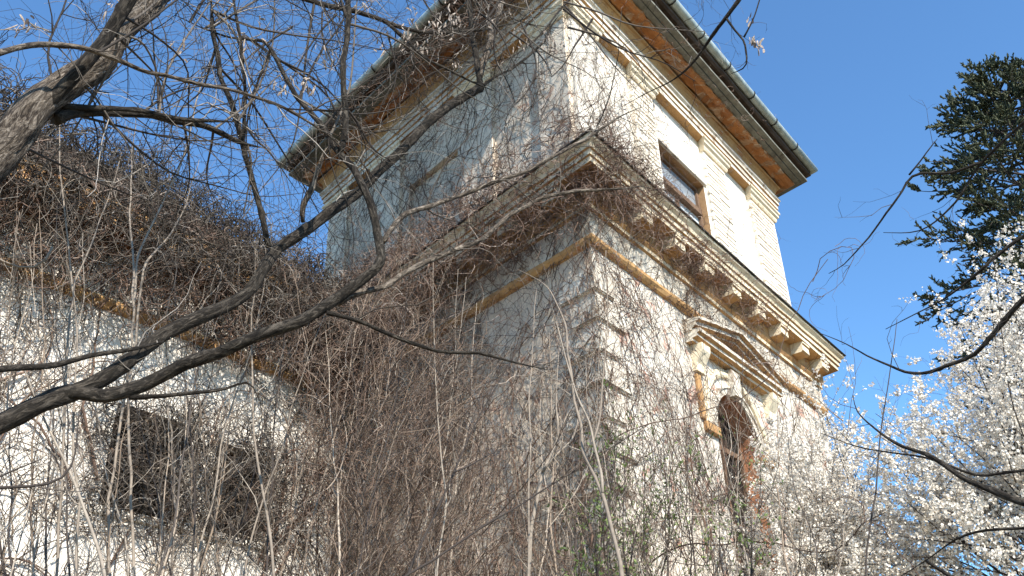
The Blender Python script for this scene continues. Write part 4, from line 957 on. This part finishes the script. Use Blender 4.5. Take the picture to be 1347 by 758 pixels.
# bare dark boughs in front of the blossom ----------------------------------
dk = empty('bare_tree', (6.0, 3.8, -.2), 'bare tree off to the right whose thin dark boughs cross the sky and the blossom', 'tree')
hub2 = (5.2, 4.1, 3.6, .07); limb_mesh('trunk', [(6.0, 3.8, -.2, .14), (5.7, 3.9, 1.8, .11), hub2], M['bark'], 10, .1, .1, dk)
bo = {
 'a': [(1420, 350, 9, 6.3), (1347, 391, 8, 6.4), (1307, 439, 7, 6.5), (1278, 467, 6, 6.6), (1222, 492, 5, 6.7), (1188, 491, 4, 6.8), (1154, 473, 3, 6.9), (1110, 450, 2.2, 7), (1080, 439, 1.5, 7)],
 'b': [(1420, 110, 4, 6.6), (1347, 161, 4, 6.7), (1290, 214, 4, 6.8), (1261, 263, 3.5, 6.9), (1216, 308, 3, 7), (1162, 306, 1.6, 7)],
 'c': [(1290, 214, 4, 6.8), (1250, 226, 3.5, 6.8), (1196, 230, 3.5, 6.8), (1182, 257, 3, 6.8), (1154, 297, 2.6, 6.9), (1114, 348, 1.6, 7), (1090, 360, 1.2, 7)],
 'd': [(1196, 230, 3, 6.8), (1215, 205, 2, 6.8), (1233, 183, 1.5, 6.8)],
 'e': [(1400, 285, 6, 6.3), (1347, 308, 5, 6.4), (1278, 365, 4, 6.5), (1239, 395, 3, 6.6), (1165, 433, 1.8, 6.7)],
 'f': [(1430, 680, 12, 6.0), (1347, 661, 10, 6.1), (1281, 638, 8, 6.2), (1227, 601, 6, 6.3), (1177, 582, 4.5, 6.5), (1126, 545, 2.5, 6.7), (1122, 520, 1.5, 6.7)],
 'g': [(1420, 600, 4, 6.2), (1347, 620, 4, 6.3), (1290, 631, 4, 6.4), (1218, 601, 3, 6.5), (1143, 593, 2.6, 6.7), (1080, 570, 1.8, 6.8)],
 'h': [(1400, 690, 4, 6.2), (1347, 697, 4, 6.3), (1295, 697, 4, 6.4), (1260, 708, 3.5, 6.5), (1218, 738, 3, 6.6), (1185, 758, 3, 6.6)],
 'i': [(1218, 738, 4, 6.5), (1250, 758, 6, 6.4), (1300, 790, 8, 6.2), (1400, 840, 9, 6.1)],
}
Q = []
for k_, pts in bo.items():
    pp2 = px_path(pts)
    if pts[0][0] > 1390: pp2 = [hub2[:3]+(max(.02, pp2[0][3]),)]+pp2
    _, q = limb_mesh('limb', pp2, M['bark'], 7, .07, .08, dk); Q.append(q[len(q)//3:])
b = Bundle(); twigs_from(b, Q, 4, (.15, .7), .0026, 6, .25, -.01, sub=2, sl=(.08, .35)); o = b.build('twigs', M['dark_twig'], dk); tag(o, kind='stuff')
shrub('thin dark upright sapling against the blossom right of the tower', [pp_([(1136, 830), (1139, 758), (1151, 641), (1160, 566), (1174, 465), (1180, 420)], (6.5, 7.2), 4.5, 1.5)], 'dark_twig', 2.5, (.1, .4), .002)

# ================================================================== SPRUCE
k = N('spruce_needles'); a = k.n('ShaderNodeAttribute'); a.attribute_name = 'tint'
k.color(k.ramp(a.outputs['Fac'], [(0, (.016, .024, .014)), (.55, (.05, .062, .032)), (1, (.15, .155, .085))])); k.b.inputs['Roughness'].default_value = .6; M['needles'] = k.m
sb = at(1385, 300, 20.0); SX, SY = sb[0], sb[1]
spr = empty('spruce_tree', (SX, SY, -.2), 'tall dark green spruce standing behind the blossom at the right edge', 'tree')
topz = float(at(1385, 74, 20)[2])
limb_mesh('trunk', [(SX, SY, -.2, .28), (SX, SY, topz*.5, .18), (SX, SY, topz, .02)], M['bark'], 8, .4, .05, spr)
b = Bundle(); nb = Bundle(); P = []; D = []; L = []
for i in range(235):
    t = (i/235)**.8; z = 4+(topz-4)*t
    rr = min(1.35*(topz-z+.05)**.45, 2.75)*random.choice([.55, .8, .95, 1.0, 1.05, 1.1]); an = i*2.4+random.uniform(-.3, .3)
    P.append((SX, SY, z)); D.append((math.cos(an), math.sin(an), .18)); L.append(rr)
g = grow(np.array(P), np.array(D), np.array(L), 9, .08, (0, 0, -.012)); b.tubes(g, .03, .006, 4)
q, T, ix, st = spawn(g, 14, .3); Ls = np.array(L)[ix]*(1.0-st)*.45+.22
d = side(T, .9, .25); h = grow(q, d, Ls*rng.uniform(.6, 1.3, len(q)), 5, .15, (0, 0, .05)); b.tubes(h, .008, .003, 3)
q, T, _, _ = spawn(h, 17, .05); T = unit(T+rng.normal(size=T.shape)*.45+np.array([0, 0, .25]))
k2 = grow(q, T, rng.uniform(.05, .12, len(q)), 3, .1)
nb.tubes(k2, rng.uniform(.012, .024, len(q)), .010, 4, tint=rng.random(len(q)))
m_ = len(q); sel = rng.random(m_) < .9; e = k2[sel, 1]; dd = T[sel]
for r_ in range(4):
    w = side(dd, .9, 0)*rng.uniform(.025, .05, len(e))[:, None]; w2 = unit(np.cross(w, dd))*.018
    nb.tris(np.stack([e-w2, e+w2, e+w], 1))
o = b.build('boughs', M['dark_twig'], spr); tag(o, kind='stuff')
o = nb.build('needle_tufts', M['needles'], spr, False); tag(o, kind='stuff')
